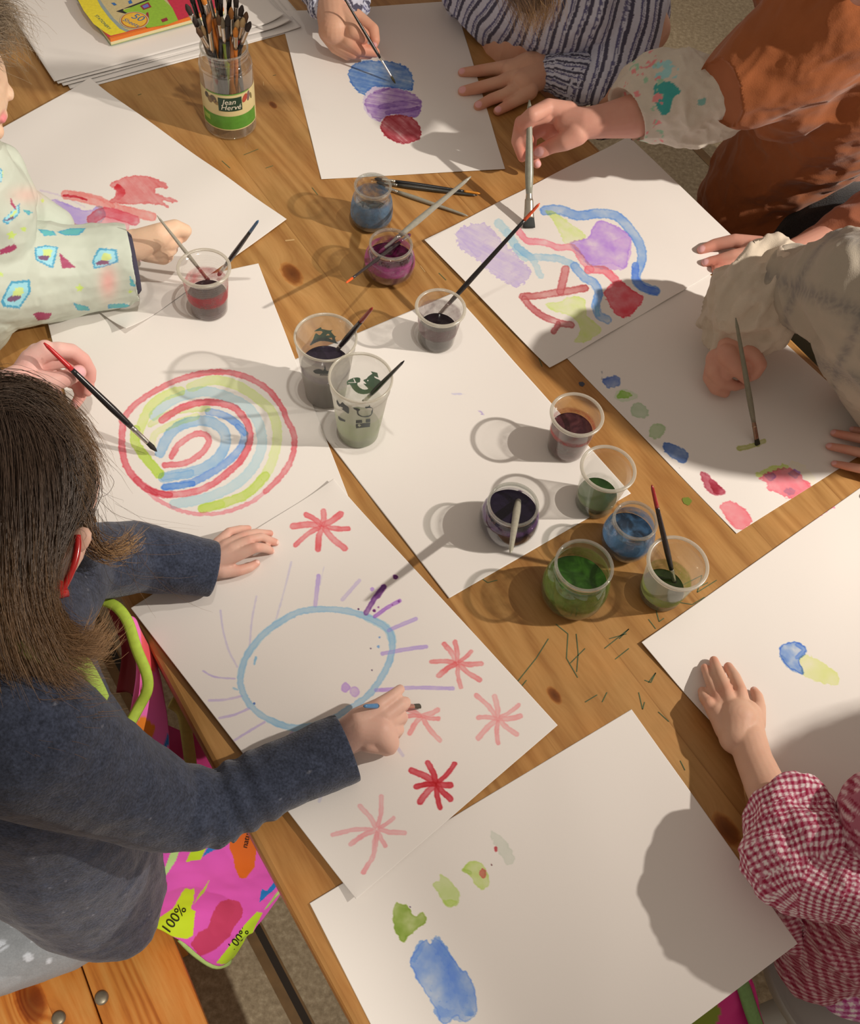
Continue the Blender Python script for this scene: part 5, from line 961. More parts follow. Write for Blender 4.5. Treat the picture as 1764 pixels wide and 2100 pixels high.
# hair
def mat_hair(name, dark, mid, tipc):
    m, t, b = nt(name); a = N(t, 'ShaderNodeAttribute', attribute_name='Col'); LK(t, a.outputs['Color'], b.inputs['Base Color']); b.inputs['Roughness'].default_value = .42; b.inputs['Specular IOR Level'].default_value = .55; b.inputs['Anisotropic'].default_value = .4; return m
M_HAIR = mat_hair('hair', 0, 0, 0)
def hair(name, guides, count, parent, spread=10, r=.00038, cols=((74, 56, 42), (98, 74, 52), (156, 116, 72)), seed=1, seg=14, hj=.006, curl=0., k0=0):
    """strands between neighbouring guide curves (x,y,h in the photo, read at their height)"""
    rg = np.random.default_rng(seed); Gs = [np.array([P(*q) for q in g]) for g in guides]
    def rs(a, n_):
        L = np.r_[0, np.cumsum(np.linalg.norm(np.diff(a, axis=0), axis=1))]; t = np.linspace(0, L[-1], n_); k_ = np.array(smooth_pts3(a)); L2 = np.r_[0, np.cumsum(np.linalg.norm(np.diff(k_, axis=0), axis=1))]; t = np.linspace(0, L2[-1], n_); return np.stack([np.interp(t, L2, k_[:, i]) for i in range(3)], 1)
    Gs = [rs(a, seg) for a in Gs]; V_ = []; F_ = []; Cc = []; c0, c1, c2 = [alb(c) for c in cols]
    for i in range(count):
        g = rg.uniform(0, len(Gs)-1); a = int(g); u = g-a; ln = rg.uniform(.72, 1.06); p = Gs[a]*(1-u)+Gs[min(a+1, len(Gs)-1)]*u
        t = np.linspace(0, 1, seg); q = np.stack([np.interp(t*min(ln, 1), t, p[:, j]) for j in range(3)], 1)
        o1 = rg.normal(0, 1, 3)*spread*.00045*4; o2 = rg.normal(0, 1, 3)*spread*.00045*5; off = o1[None]*(.3+.7*(1-t))[:, None]+o2[None]*(t**1.5)[:, None]
        ph = rg.uniform(0, 6.28, 3); off += .0018*(1+curl)*np.sin(t[:, None]*(7+rg.uniform(0, 5))+ph[None])*t[:, None]
        q = q+off; q[:, 2] += rg.uniform(-hj, hj*.4)
        d = np.gradient(q, axis=0); d /= np.linalg.norm(d, axis=1)[:, None]+1e-9; view = CAM-q; x = np.cross(d, view); x /= np.linalg.norm(x, axis=1)[:, None]+1e-9; y = np.cross(d, x)
        w_ = r*rg.uniform(.6, 1.5)*(1-.75*t**3)[:, None]; b0 = len(V_)
        tone = rg.uniform(.62, 1.35); cc = (c0[None]*(1-t)[:, None]+c1[None]*t[:, None]); m_ = np.clip((t-.62)/.38, 0, 1)[:, None]; cc = (cc*(1-m_)+c2[None]*m_)*tone
        for s in range(seg):
            for (ax, ay) in ((1, 0), (-.5, .87), (-.5, -.87)): V_.append(q[s]+w_[s]*(x[s]*ax+y[s]*ay)); Cc.append(cc[s])
        for s in range(seg-1):
            for e in range(3): a_, b_ = b0+s*3+e, b0+s*3+(e+1) % 3; F_.append((a_, b_, b_+3, a_+3))
    me = mesh_np(name, np.array(V_), np.array(F_)); set_col(me, np.clip(np.array(Cc), 0, 1)); return me
def smooth_pts3(a, k=6):
    p = np.array(a); n = len(p); out = []
    for i in range(n-1):
        g = lambda j: p[min(max(j, 0), n-1)]; p0, p1, p2, p3 = g(i-1), g(i), g(i+1), g(i+2)
        for s in range(k): t = s/k; out.append(.5*((2*p1)+(-p0+p2)*t+(2*p0-5*p1+4*p2-p3)*t*t+(-p0+3*p1-3*p2+p3)*t**3))
    out.append(p[-1]); return out
capm = organic([[(headA+np.array([-.012, .006, .008]), rA*.99), (headA+np.array([.004, -.02, -.02]), rA*.93)], ch((0, 1000, .26, 130), (10, 1180, .25, 90), (30, 1320, .24, 90)), ch((40, 1040, .22, 95), (40, 1160, .22, 58), (60, 1300, .235, 60))], .004, 6)
set_col(capm, np.tile(alb((46, 34, 26)), (len(capm.vertices), 1))); 
G1 = [[(-60, 880, .34), (-90, 1000, .35), (-110, 1150, .33), (-100, 1300, .31), (-70, 1430, .30)], [(-20, 860, .345), (-30, 980, .36), (-30, 1140, .345), (-20, 1290, .32), (10, 1430, .30)],
      [(0, 850, .34), (10, 960, .365), (15, 1120, .35), (30, 1280, .325), (90, 1420, .29)], [(10, 845, .335), (50, 930, .36), (60, 1080, .35), (60, 1240, .325), (130, 1400, .29), (165, 1415, .28)],
      [(20, 840, .33), (80, 920, .345), (100, 1060, .335), (80, 1200, .32), (110, 1330, .30), (200, 1350, .28)], [(30, 835, .325), (110, 910, .33), (125, 1030, .31), (88, 1150, .30), (96, 1290, .295), (190, 1330, .285), (215, 1285, .28)],
      [(30, 832, .32), (130, 905, .31), (160, 985, .285), (128, 1070, .27), (84, 1150, .275), (76, 1260, .285), (150, 1345, .28)], [(30, 828, .315), (140, 893, .295), (187, 980, .262), (168, 1045, .25), (134, 1098, .255), (98, 1150, .26), (78, 1210, .262), (78, 1280, .27)]]
hm = hair('strands', G1, 5200, None, spread=3.2, r=.00030, seed=3, seg=16)
G2 = [[(-100, 830, .29), (-50, 795, .30), (50, 788, .30), (128, 838, .29), (182, 925, .265), (196, 1010, .25)], [(-80, 850, .30), (-40, 810, .31), (40, 800, .31), (118, 850, .30), (172, 930, .275)], [(-80, 870, .32), (-20, 830, .33), (60, 830, .325), (130, 890, .305), (182, 985, .27)], [(-80, 900, .34), (0, 860, .345), (70, 870, .34), (120, 950, .32), (150, 1060, .29)]]
G6 = [[(50, 1140, .29), (66, 1230, .285), (115, 1310, .275), (180, 1335, .265), (216, 1285, .26)], [(60, 1150, .285), (84, 1230, .28), (130, 1300, .272), (185, 1322, .262), (210, 1290, .258)]]
hm6 = hair('strands', G6, 500, None, spread=4, r=.0003, seed=15, cols=((96, 72, 50), (126, 94, 62), (166, 124, 76)), hj=.004)
hm2 = hair('strands', G2, 1800, None, spread=4, r=.00030, seed=5, seg=12)
G3 = [[(165, 1050, .25), (182, 1104, .24), (215, 1130, .22), (250, 1120, .21), (276, 1098, .205)], [(168, 1062, .25), (190, 1122, .235), (225, 1138, .22), (262, 1125, .21), (278, 1100, .205)]]
hm3 = hair('strands', G3, 130, None, spread=3, seed=6, cols=((110, 80, 52), (150, 110, 64), (176, 132, 78)), hj=.003)
G4 = [[(170, 1000, .26), (200, 1020, .25), (205, 1080, .23), (208, 1150, .22)], [(160, 1060, .25), (220, 1150, .22), (300, 1165, .20), (330, 1150, .19)], [(185, 970, .27), (215, 960, .26), (240, 1000, .25), (200, 1040, .25)]]
hm4 = hair('strands', G4, 36, None, spread=14, r=.00018, seed=8, cols=((90, 66, 46), (120, 90, 60), (150, 112, 70)))
G5 = [[(-60, 1380, .30), (-40, 1450, .29), (0, 1490, .28), (60, 1500, .27)], [(0, 1360, .30), (40, 1420, .28), (100, 1440, .27), (180, 1425, .26)]]
hm5 = hair('strands', G5, 700, None, spread=7, r=.00030, seed=9, cols=((70, 50, 36), (120, 86, 54), (156, 114, 70)))
def join(name, meshes, mat, parent):
    bm = bmesh.new()
    for q in meshes: bm.from_mesh(q)
    me = bpy.data.meshes.new(name); bm.to_mesh(me); bm.free(); return link(name, me, mat, parent)
join('hair', [capm, hm, hm2, hm3, hm4, hm5, hm6], M_HAIR, PA)
# ---------------------------------------------------------------- bench below the girl
M_BENCH = mat_pine('orange_pine_bench', (226, 146, 66), (176, 92, 32), (240, 176, 98), [(*P(62, 2052, -.30)[:2], .012)], plank=.105, ang=None, gscale=1.6, rough=.4, orange=(1.04, .96, .88))
b0, b1 = P(354, 1915, -.30), P(428, 2100, -.30); bd = (b1-b0)/np.linalg.norm(b1-b0); bn = np.array([bd[1], -bd[0], 0]); bn = bn if bn[0] < 0 else -bn
org = b0-bd*.16
BE = empty('wooden_bench', [org[0], org[1], 0], 'orange pine bench with round bolt heads under the girl', 'bench')
for i in range(3):
    mb = MB(); cc = org+bd*.55+bn*(.056+.112*i)+np.array([0, 0, -.014]); mb.box(cc, (1.1, .1105, .028), (bd, bn, (0, 0, 1))); o = mb.build('seat_plank', M_BENCH, BE, smooth=False)
    m = o.modifiers.new('b', 'BEVEL'); m.width = .0025; m.segments = 2
mb = MB(); mb.box(org+bd*.55+bn*.168+np.array([0, 0, -.06]), (1.0, .25, .06), (bd, bn, (0, 0, 1))); mb.build('cross_rail', M_BENCH, BE, smooth=False)
for a in (.08, 1.0):
    for q in (.04, .30): mb = MB(); mb.box(org+bd*a+bn*q+np.array([0, 0, -.03-(TZ-.33)/2]), (.06, .06, TZ-.335), (bd, bn, (0, 0, 1))); mb.build('leg', M_BENCH, BE, smooth=False)
for (x, y) in ((208, 2046), (120, 2088)):
    c = P(x, y, -.299); mb = MB(); mb.lathe([(.0001, .0022), (.006, .0020), (.0082, .0006), (.0086, -.0008)], c, 28); mb.build('bolt_head', cm((150, 142, 124), .4, .6, name='steel_bolt'), BE)
# ---------------------------------------------------------------- stool and hanging apron at the near right
c = P(1790, 1960, -.33); R_ = np.linalg.norm(P(1572, 1995, -.33)-c)
ST = empty('round_stool', [c[0], c[1], 0], 'pale grey round plastic stool under the child in gingham', 'stool')
M_PL = mat_simple('grey_plastic', (176, 178, 172), .35)
mb = MB(); mb.lathe(smooth_pts([(.0001, .0), (R_*.8, -.001), (R_*.95, .004), (R_*.985, .006), (R_, .0), (R_*.99, -.014), (R_*.94, -.02)], False, 4), c, 72); mb.build('seat', M_PL, ST)
for a in (0.6, 2.2, 3.8, 5.4): mb = MB(); q = c+np.array([math.cos(a), math.sin(a), 0])*R_*.7; mb.tube([q+[0, 0, -.01], [q[0]+math.cos(a)*.05, q[1]+math.sin(a)*.05, .003]], [.018, .014], 12); mb.build('leg', M_PL, ST)
def cloth_item(name, label, cat):
    e = empty(name, P(1480, 2070, -.3), label, cat); return e
HA = cloth_item('apron', 'magenta apron with green edging hanging below the near sheet', 'apron')
patch('cloth', [[(1300, 2060, -.22), (1420, 2010, -.22), (1530, 1960, -.22), (1545, 2000, -.24)], [(1300, 2110, -.27), (1420, 2080, -.27), (1500, 2050, -.27), (1555, 2060, -.29)], [(1300, 2180, -.33), (1420, 2170, -.33), (1520, 2150, -.33), (1580, 2150, -.34)]], M_APRON, HA, lambda G, q: np.where(inside(q[:, 0], q[:, 1], [(1380, 2120), (1462, 2050), (1478, 2070), (1440, 2150)])[:, None], alb((120, 130, 30)), alb((196, 34, 106))), n=40, amp=.004, seed=12)
mb = MB(); mb.tube([P(*q) for q in smooth_pts([(1512, 1985, -.235), (1524, 2020, -.25), (1540, 2070, -.275), (1562, 2130, -.31)], False, 4)], .010, 8, flat=.4); mb.build('edging', cm((120, 158, 96), .8, name='green_edging'), HA)
# ---------------------------------------------------------------- B: toddler in the vehicle-print smock
zt = lambda *a: zc(220, 420, 340/1764, *a)
Bf = [zt((300, 430, .075, 150), (560, 330, .088, 125), (720, 250, .090, 88), (830, 275, .082, 66), (800, 345, .070, 52)),
      zt((400, 430, .070, 140), (640, 380, .078, 110), (735, 385, .070, 62), (745, 405, .062, 42)), zt((420, 460, .066, 130), (620, 470, .066, 100), (690, 470, .058, 58)),
      zt((420, 480, .062, 120), (590, 540, .056, 92), (640, 545, .048, 62)), zt((300, 420, .070, 150), (480, 440, .055, 110), (600, 480, .045, 90), (690, 440, .048, 50))]
headB = P(-142, 165, .33)
hz = [(headB, .083)]
face = [pr(-50, 190, .315, 50), pr(-8, 180, .313, 22), pr(13, 190, .312, 13), pr(19, 197, .312, 8)]
mouth = [pr(-40, 235, .300, 34), pr(-2, 232, .300, 14), pr(8, 237, .299, 7), pr(4, 245, .299, 7)]; chin = [pr(-60, 250, .290, 42), pr(-12, 268, .286, 17)]
PB = person([-.83, 1.0, .1], 'toddler at the left edge in a pale smock printed with vehicles')
sB = ch((-110, 560, .13, 115), (20, 560, .085, 100), (140, 555, .065, 84), (255, 541, .062, 74))
bodyB = Bf+[hz, face, mouth, chin, [pr(-60, 280, .25, 40), pr(-110, 330, .22, 60)], [zt((280, 425, .075, 150))[0], pr(120, 555, .07, 34), pr(-60, 560, .12, 45), pr(-150, 430, .2, 60)], [pr(-130, 400, .2, 90), pr(-170, 620, 0, 110), (np.array([-.95, .95, .45]), .10), (np.array([-.95, .9, .43]), .06)]]
me = organic(bodyB, .0016, 3); lp = P(7, 241, .301)
skin_col(me, (222, 180, 140), reds=[(zt((760, 380, .07, 5))[0], .008), (zt((690, 470, .06, 5))[0], .006)], stains=[(lp, .0085, (206, 100, 104)), (lp-_u*.004, .006, (210, 104, 110))]); bind(me, 'body', M_SKIN, PB)
up = ch((-120, 400, .2, 95), (-40, 420, .13, 78), (60, 440, .09, 48), (112, 462, .07, 38))
tB = ch((-60, 330, .24, 60), (-70, 420, .18, 120), (-110, 560, .1, 150), (-130, 640, .04, 120)); fr = ch((0, 600, .05, 60), (120, 615, .035, 40), (250, 600, .03, 30))
me = organic([sB, up, tB, fr, ch((-30, 300, .225, 20), (8, 330, .20, 30), (30, 400, .16, 40))], .0019, 9); wrinkle(me, .005, 12, 21); wrinkle(me, .0012, 50, 23, False)
cut_end(me, sB[-1][0]+(sB[-1][0]-sB[-2][0])/np.linalg.norm(sB[-1][0]-sB[-2][0])*.010, sB[-1][0]-sB[-2][0], sB[-1][1]*1.1, .012)
v = getv(me); q = proj(v); x, y = q[:, 0], q[:, 1]; c = np.tile(alb((192, 192, 164)), (len(v), 1))*(.93+.12*fbm(v[:, 0]*30, v[:, 1]*30, v[:, 2]*30, o=3))[:, None]
vv = getn(me); vis = (vv@(-_f)) > -.2
def pf(pts, col, k=K1): c[inside(x, y, zz(pts, 0, 0, k)) & vis] = alb(col)
TEAL, DT, CR, LG = (120, 184, 186), (70, 150, 150), (160, 62, 88), (176, 204, 90)
for body_, parts_ in [([(5, 1700), (60, 1590), (170, 1580), (175, 1650), (110, 1745), (20, 1735)], 1), ([(195, 1400), (260, 1385), (330, 1395), (300, 1520), (200, 1470)], 1), ([(520, 1470), (560, 1400), (660, 1410), (670, 1480), (590, 1510), (530, 1520)], 1), ([(215, 1295), (300, 1305), (320, 1330), (250, 1335)], 0), ([(325, 1310), (400, 1290), (485, 1290), (450, 1330), (360, 1330)], 0), ([(610, 1720), (700, 1715), (760, 1735), (610, 1745)], 0), ([(410, 1710), (500, 1735), (510, 1755), (440, 1755)], 0), ([(10, 1250), (70, 1190), (110, 1150), (110, 1210), (40, 1270)], 1), ([(120, 1180), (190, 1200), (160, 1215)], 0), ([(0, 950), (12, 960), (10, 1030), (0, 1030)], 1), ([(735, 1560), (770, 1620), (735, 1615)], 0)]:
    pf(body_, (76, 150, 168)); cx = np.mean([a for a, b in body_]); cy = np.mean([b for a, b in body_]); pf([(cx+(a-cx)*.82, cy+(b-cy)*.82) for a, b in body_], (150, 200, 196) if parts_ else (96, 170, 160))
    if parts_: pf([(cx+(a-cx)*.4+10, cy+(b-cy)*.4-8) for a, b in body_], (196, 208, 120)); pf([(cx+(a-cx)*.5-12, cy+(b-cy)*.22+22) for a, b in body_], (120, 84, 104))
for t in [[(335, 1430), (430, 1512), (350, 1518)], [(0, 1410), (80, 1380), (100, 1400), (60, 1425), (0, 1440)], [(60, 1120), (100, 1190), (60, 1160)], [(185, 1775), (215, 1765), (295, 1770), (275, 1805), (215, 1812)]]: pf(t, CR)
for (sx_, sy_, r) in [(65, 1330, 32), (450, 1630, 28), (5, 1550, 15), (135, 1295, 20), (240, 1135, 16), (735, 1650, 14)]: pf([(sx_+r*(1 if i % 2 == 0 else .45)*math.sin(i*math.pi/5), sy_-r*(1 if i % 2 == 0 else .45)*math.cos(i*math.pi/5)) for i in range(10)], (190, 206, 100))
pk = np.exp(-(((x-222)/18)**2+((y-578)/32)**2))[:, None]; c = c*(1-pk*.55)+alb((226, 120, 110))*pk*.55; pk = np.exp(-(((x-55)/35)**2+((y-400)/18)**2))[:, None]; c = c*(1-pk*.4)+alb((236, 160, 140))*pk*.4
set_col(me, c); M_SMOCK = mat_attr('waxed_smock', rough=.5, bump=.1, bscale=120, spec=.3); bind(me, 'smock', M_SMOCK, PB)
p, r = sB[-1]; t = p-sB[-2][0]; t /= np.linalg.norm(t); mb = MB(); mb.tube([p+t*.004, p+t*.012, p+t*.016, p+t*.014], [r*.80, r*.80, r*.72, r*.60], 40, caps=False, flat=1.0); mb.build('inner_cuff', mat_simple('navy_knit', (66, 64, 84), .9, bump=.4, bscale=900), PB)
hb = [[(-150, 120, .42), (-100, 50, .44), (-50, 25, .43), (0, 45, .41), (8, 95, .39)], [(-150, 90, .42), (-100, 10, .43), (-50, -10, .43), (0, 5, .41), (16, 50, .40)], [(-150, 160, .42), (-90, 95, .43), (-40, 80, .42), (-5, 95, .40), (14, 120, .38)]]
cb = organic([[(headB+(_u*.028-_r*.012), .085)]], .004, 4); set_col(cb, np.tile(alb((90, 72, 54)), (len(cb.vertices), 1)))
join('hair', [cb, hair('s', hb, 1500, None, spread=6, r=.00030, seed=31, curl=3, cols=((104, 84, 62), (130, 106, 78), (160, 136, 102)))], M_HAIR, PB)
# ---------------------------------------------------------------- C: adult hand with the red-tipped brush, arm from the left
zh = lambda *a: zc(0, 680, 340/1764, *a)
Cp = [zh((-250, 640, .13, 200), (60, 600, .11, 170), (280, 500, .095, 170)), zh((280, 500, .095, 170), (330, 300, .11, 110), (480, 190, .118, 95)), zh((200, 560, .09, 160), (480, 640, .075, 140), (600, 660, .065, 60))]
Cf = [zh((400, 240, .112, 110), (620, 195, .115, 82), (760, 210, .105, 78), (880, 300, .088, 76), (950, 420, .07, 70), (955, 500, .062, 62)),
      zh((420, 560, .095, 150), (580, 530, .10, 95), (720, 490, .100, 84), (840, 430, .094, 74)),
      zh((430, 330, .095, 100), (700, 300, .09, 74), (860, 420, .07, 70), (940, 580, .055, 62), (930, 640, .050, 50)),
      zh((420, 420, .085, 100), (640, 480, .06, 74), (830, 560, .05, 66), (860, 680, .04, 58), (800, 780, .034, 48)),
      zh((360, 300, .10, 110), (420, 190, .105, 70), (470, 200, .09, 60))]
PC = person([-.80, .70, .2], 'mostly hidden adult at the left, one hand holding a red-ended brush')
me = organic(Cp+Cf, .0014, 3)
skin_col(me, (216, 166, 144), nails=[(Cf[1][-1][0]+(CAM-Cf[1][-1][0])/np.linalg.norm(CAM-Cf[1][-1][0])*Cf[1][-1][1]*.85+(_r*.0-_u*.001), .0085)]+fnails(Cf[3:4], .6), reds=tips_red(Cf[:4])+[(Cp[0][-1][0], .02)], nailc=(220, 160, 150)); bind(me, 'body', M_SKIN, PC)
slc = [zh((-200, 640, .13, 230))[0], (np.array([-.95, .70, TZ+.24]), .07), (np.array([-1.12, .55, TZ+.34]), .11), (np.array([-1.15, .5, .55]), .16)]
me = organic([slc, [(np.array([-1.15, .5, TZ+.55]), .10), (np.array([-1.15, .5, TZ+.35]), .12)]], .006, 6); set_col(me, np.tile(alb((60, 62, 70)), (len(me.vertices), 1))); bind(me, 'sleeve', M_WOOL, PC)
# ---------------------------------------------------------------- D: child in the striped shirt, far end
zd = lambda *a: zc(580, 0, 300/1764, *a)
Df = [zd((600, -80, .06, 190), (600, 120, .062, 180), (620, 330, .060, 170)), zd((700, 200, .064, 130), (860, 360, .066, 95), (960, 430, .058, 82), (960, 480, .048, 60)),
      zd((760, 120, .055, 100), (940, 240, .048, 78), (1080, 360, .042, 74), (1105, 480, .034, 62), (1100, 540, .028, 46)),
      zd((620, 300, .056, 140), (800, 480, .048, 88), (930, 590, .036, 74), (1110, 630, .028, 56)), zd((580, 360, .048, 130), (700, 540, .034, 80), (860, 640, .026, 66), (1040, 660, .020, 48)), zd((560, 380, .038, 120), (640, 560, .024, 78), (780, 660, .016, 60))]
ze = lambda *a: zc(880, 0, 400/1764, *a)
De = [ze((1080, 600, .024, 135), (900, 620, .026, 130), (740, 640, .026, 80)), ze((1080, 620, .022, 130), (850, 760, .024, 110)), ze((1080, 560, .022, 120), (860, 530, .02, 80), (740, 500, .014, 62), (660, 420, .010, 44)),
      ze((760, 620, .024, 80), (600, 620, .018, 52), (460, 640, .010, 48), (300, 655, .006, 36)), ze((800, 700, .024, 80), (640, 745, .020, 54), (460, 790, .012, 50), (305, 825, .006, 42)),
      ze((850, 780, .022, 80), (700, 850, .018, 52), (560, 900, .010, 48), (445, 958, .006, 40)), ze((900, 820, .020, 80), (800, 905, .015, 48), (700, 960, .009, 44), (622, 1003, .006, 38))]
PD = person(P(1150, -60, -.3), 'child in a striped shirt at the far end of the table')
shD = P(1150, -160, .22)
me = organic(Df+De+[[ze((1080, 600, .024, 135))[0], pr(1240, 180, .03, 34), pr(1330, 60, .08, 40), (shD+[.05, 0, 0], .05)], [zd((600, -80, .06, 190))[0], pr(760, -90, .09, 36), (shD-[.12, -.02, .02], .05)], [(shD, .07), (shD-[0, -.02, .3], .12)], [(shD, .04), (shD+[-.03, .0, .20], .085)]], .0015, 3)
skin_col(me, (206, 154, 118), nails=fnails([De[3], De[4], De[5], De[6]], .7)+fnails(Df[2:3], .7), reds=tips_red(De[3:])+tips_red(Df[1:5]), nailc=(220, 160, 146)); bind(me, 'body', M_SKIN, PD)
def stripes(me, f, cols, per, thr=()):
    v = getv(me); s = f(v)+(fbm(v[:, 0]*9, v[:, 1]*9, v[:, 2]*9, seed=2, o=2)-.5)*per*1.6; u = (s/per) % 1.0; c = np.tile(alb(cols[0]), (len(v), 1))
    for (a, b, col) in cols[1:]: c[(u > a) & (u < b)] = alb(col)
    set_col(me, c*(.95+.1*fbm(v[:, 0]*300, v[:, 1]*300, v[:, 2]*300, o=2))[:, None]); return me
SC = ((196, 192, 190), (.28, .42, (96, 92, 116)), (.47, .52, (120, 116, 130)), (.62, .88, (78, 74, 84)))
tD = ch((1010, -40, .06, 100), (1110, -20, .09, 125), (1230, -10, .11, 120), (1260, 30, .07, 95)); tD2 = ch((1120, -120, .16, 150), (1180, -60, .14, 150), (1200, 40, .04, 100), (1190, 90, .02, 80))
aD = ch((1290, 20, .12, 62), (1262, 110, .05, 72), (1232, 168, .035, 46), (1190, 160, .03, 44)); aD2 = ch((1290, 60, .03, 50), (1250, 200, .0, 34), (1240, 250, -.03, 30)); fD = ch((950, 5, .02, 44), (1040, 55, .015, 44), (1120, 80, .02, 50))
me = organic([tD, tD2, aD, aD2, fD], .0022, 9); wrinkle(me, .014, 8, 41, dr=_u*.9-_r*.3, st=4.); wrinkle(me, .004, 22, 43, dr=_u, st=3.)
stripes(me, lambda v: (proj(v)[:, 0]*.92+proj(v)[:, 1]*.30)/1450, SC, .0185); M_SHIRT = mat_attr('striped_cotton', rough=.8, bump=.3, bscale=500, spec=.15, sheen=.1); bind(me, 'shirt', M_SHIRT, PD)
cD = ch((1196, 160, .03, 48), (1160, 152, .028, 42), (1140, 150, .026, 37)); me = organic([cD], .0016, 3); wrinkle(me, .0035, 70, 45); stripes(me, lambda v: param(v, cD)[1]*.03, SC, .012); bind(me, 'cuff', M_SHIRT, PD)
cD2 = ch((668, -50, .08, 60), (690, -12, .066, 46), (700, 2, .062, 40)); me = organic([cD2, ch((735, -20, .05, 22), (742, 15, .045, 15)), ch((645, -10, .07, 20), (648, 25, .06, 13))], .002, 3); wrinkle(me, .004, 60, 46); stripes(me, lambda v: v[:, 0]*.8+v[:, 2]*.5, SC, .014); bind(me, 'cuff', M_SHIRT, PD)
hd = [[(1010, -120, .42), (1030, -60, .36), (1050, -10, .31), (1078, 30, .27), (1085, 52, .25)], [(1060, -130, .43), (1080, -60, .37), (1095, -10, .32), (1100, 30, .28), (1092, 56, .26)], [(1110, -130, .42), (1130, -60, .36), (1135, -10, .31), (1128, 22, .28), (1108, 44, .26)]]
cb = organic([[(shD+[-.03, .0, .22], .095)], ch((1070, -60, .35, 40), (1085, 0, .30, 24))], .005, 4); set_col(cb, np.tile(alb((84, 62, 42)), (len(cb.vertices), 1)))
join('hair', [cb, hair('s', hd, 900, None, spread=5, r=.0003, seed=51, cols=((86, 62, 40), (120, 88, 54), (176, 136, 86)))], M_HAIR, PD)
# ---------------------------------------------------------------- E: adult in the rust apron
zq = lambda *a: zc(1020, 180, 300/1764, *a)
Ef = [zq((1650, 340, .13, 235), (1300, 400, .115, 185), (1050, 430, .11, 170), (850, 400, .105, 160)), zq((850, 320, .11, 140), (620, 230, .12, 92), (420, 330, .122, 88), (330, 420, .105, 90), (330, 560, .08, 84), (390, 700, .062, 70)),
      zq((950, 540, .10, 150), (820, 640, .09, 110), (660, 700, .075, 84), (540, 760, .066, 78), (470, 790, .060, 62)), zq((850, 300, .10, 130), (560, 330, .11, 90), (290, 420, .10, 78), (240, 640, .07, 70), (300, 840, .045, 54)),
      zq((900, 400, .09, 130), (600, 450, .075, 95), (400, 560, .06, 80), (400, 800, .04, 60), (480, 920, .03, 50)), zq((900, 430, .085, 130), (700, 500, .075, 100), (600, 560, .06, 70))]
zu = lambda *a: zc(1400, 440, 364/1764, *a)
Eg = [zu((1050, 400, .035, 120), (850, 360, .030, 115), (700, 350, .028, 90)), zu((760, 300, .030, 80), (520, 260, .026, 64), (320, 300, .014, 56), (185, 350, .008, 42)), zu((720, 380, .028, 76), (500, 410, .022, 58), (340, 455, .012, 50), (225, 478, .007, 40)),
      zu((800, 430, .024, 90), (620, 480, .016, 62), (420, 520, .010, 52), (330, 545, .007, 42)), zu((820, 470, .020, 90), (620, 560, .010, 58), (430, 630, .004, 48))]
PE = person([.95, 1.55, .0], 'adult in a rust-brown apron over beige sleeves, painting with the broad brush')
she = P(1690, -60, .38)
me = organic(Ef+Eg+[[zq((1650, 340, .13, 235))[0], pr(1400, 210, .13, 40), pr(1530, 170, .2, 46), (she, .035)], [zu((1050, 400, .035, 120))[0], pr(1760, 470, .06, 38), (np.array([.86, 1.30, TZ+.12]), .045)], [(she, .035), (she+[.18, .1, .02], .05), (she+[.22, .16, -.5], .09), (she+[.22, .2, -.9], .09)], [pr(1772, -22, .42, 26), (she+[.25, .06, .18], .045)], [(she+[.17, .10, .28], .095)]], .0019, 3)
skin_col(me, (200, 142, 114), nails=[(zq((490, 775, .062, 60))[0][0]+(CAM-zq((490, 775, .062, 60))[0][0])*.008, .0085)]+fnails([Eg[1], Eg[2]], .8)+fnails([Ef[4]], .7), reds=tips_red(Ef[1:5])+tips_red(Eg[1:4])+[(zq((620, 560, .07, 5))[0], .025)], nailc=(214, 158, 144)); bind(me, 'body', M_SKIN, PE)
M_LINEN = mat_attr('linen', rough=.85, bump=.4, bscale=700, spec=.12, sheen=.15)
def plain(me, col, seed=0, n_=.12): v = getv(me); set_col(me, alb(col)[None]*(1-n_/2+n_*fbm(v[:, 0]*40, v[:, 1]*40, v[:, 2]*40, seed=seed, o=3))[:, None]); return me
sE = ch((1300, 232, .13, 58), (1350, 205, .14, 82), (1410, 205, .15, 84), (1470, 198, .175, 74), (1540, 175, .21, 58))
me = organic([sE], .0024, 5); wrinkle(me, .012, 11, 61, dr=_u, st=2.2); wrinkle(me, .004, 34, 62); cut_end(me, sE[0][0]-(sE[1][0]-sE[0][0])*.25, sE[0][0]-sE[1][0], sE[0][1]*1.1, .012)
v = getv(me); q = proj(v); x, y = q[:, 0], q[:, 1]; c = alb((200, 184, 156))[None]*(.94+.12*fbm(v[:, 0]*40, v[:, 1]*40, v[:, 2]*40, o=3))[:, None]
near = np.clip(1-np.abs(x-1320)/50, 0, 1); nz = fbm(v[:, 0]*110, v[:, 1]*110, v[:, 2]*110, seed=66, o=2); n2 = fbm(v[:, 0]*110, v[:, 1]*110, v[:, 2]*110, seed=69, o=2)
c[inside(x, y, smooth_pts([(1344, 172), (1375, 168), (1396, 188), (1382, 200), (1374, 228), (1360, 236), (1348, 220), (1342, 195)], True, 3))] = alb((64, 146, 130))
k_ = inside(x, y, [(1336, 132), (1370, 122), (1395, 132), (1385, 165), (1345, 165)]) & (nz > .48); c[k_] = alb((150, 190, 176))
c[(nz > .66) & (near > .2)] = alb((214, 130, 120)); c[(n2 > .68) & (near > .2)] = alb((150, 180, 140)); c[inside(x, y, [(1430, 205), (1448, 200), (1446, 216), (1432, 216)])] = alb((120, 160, 140))
set_col(me, c); bind(me, 'sleeve', M_LINEN, PE)
RU = (150, 84, 44)
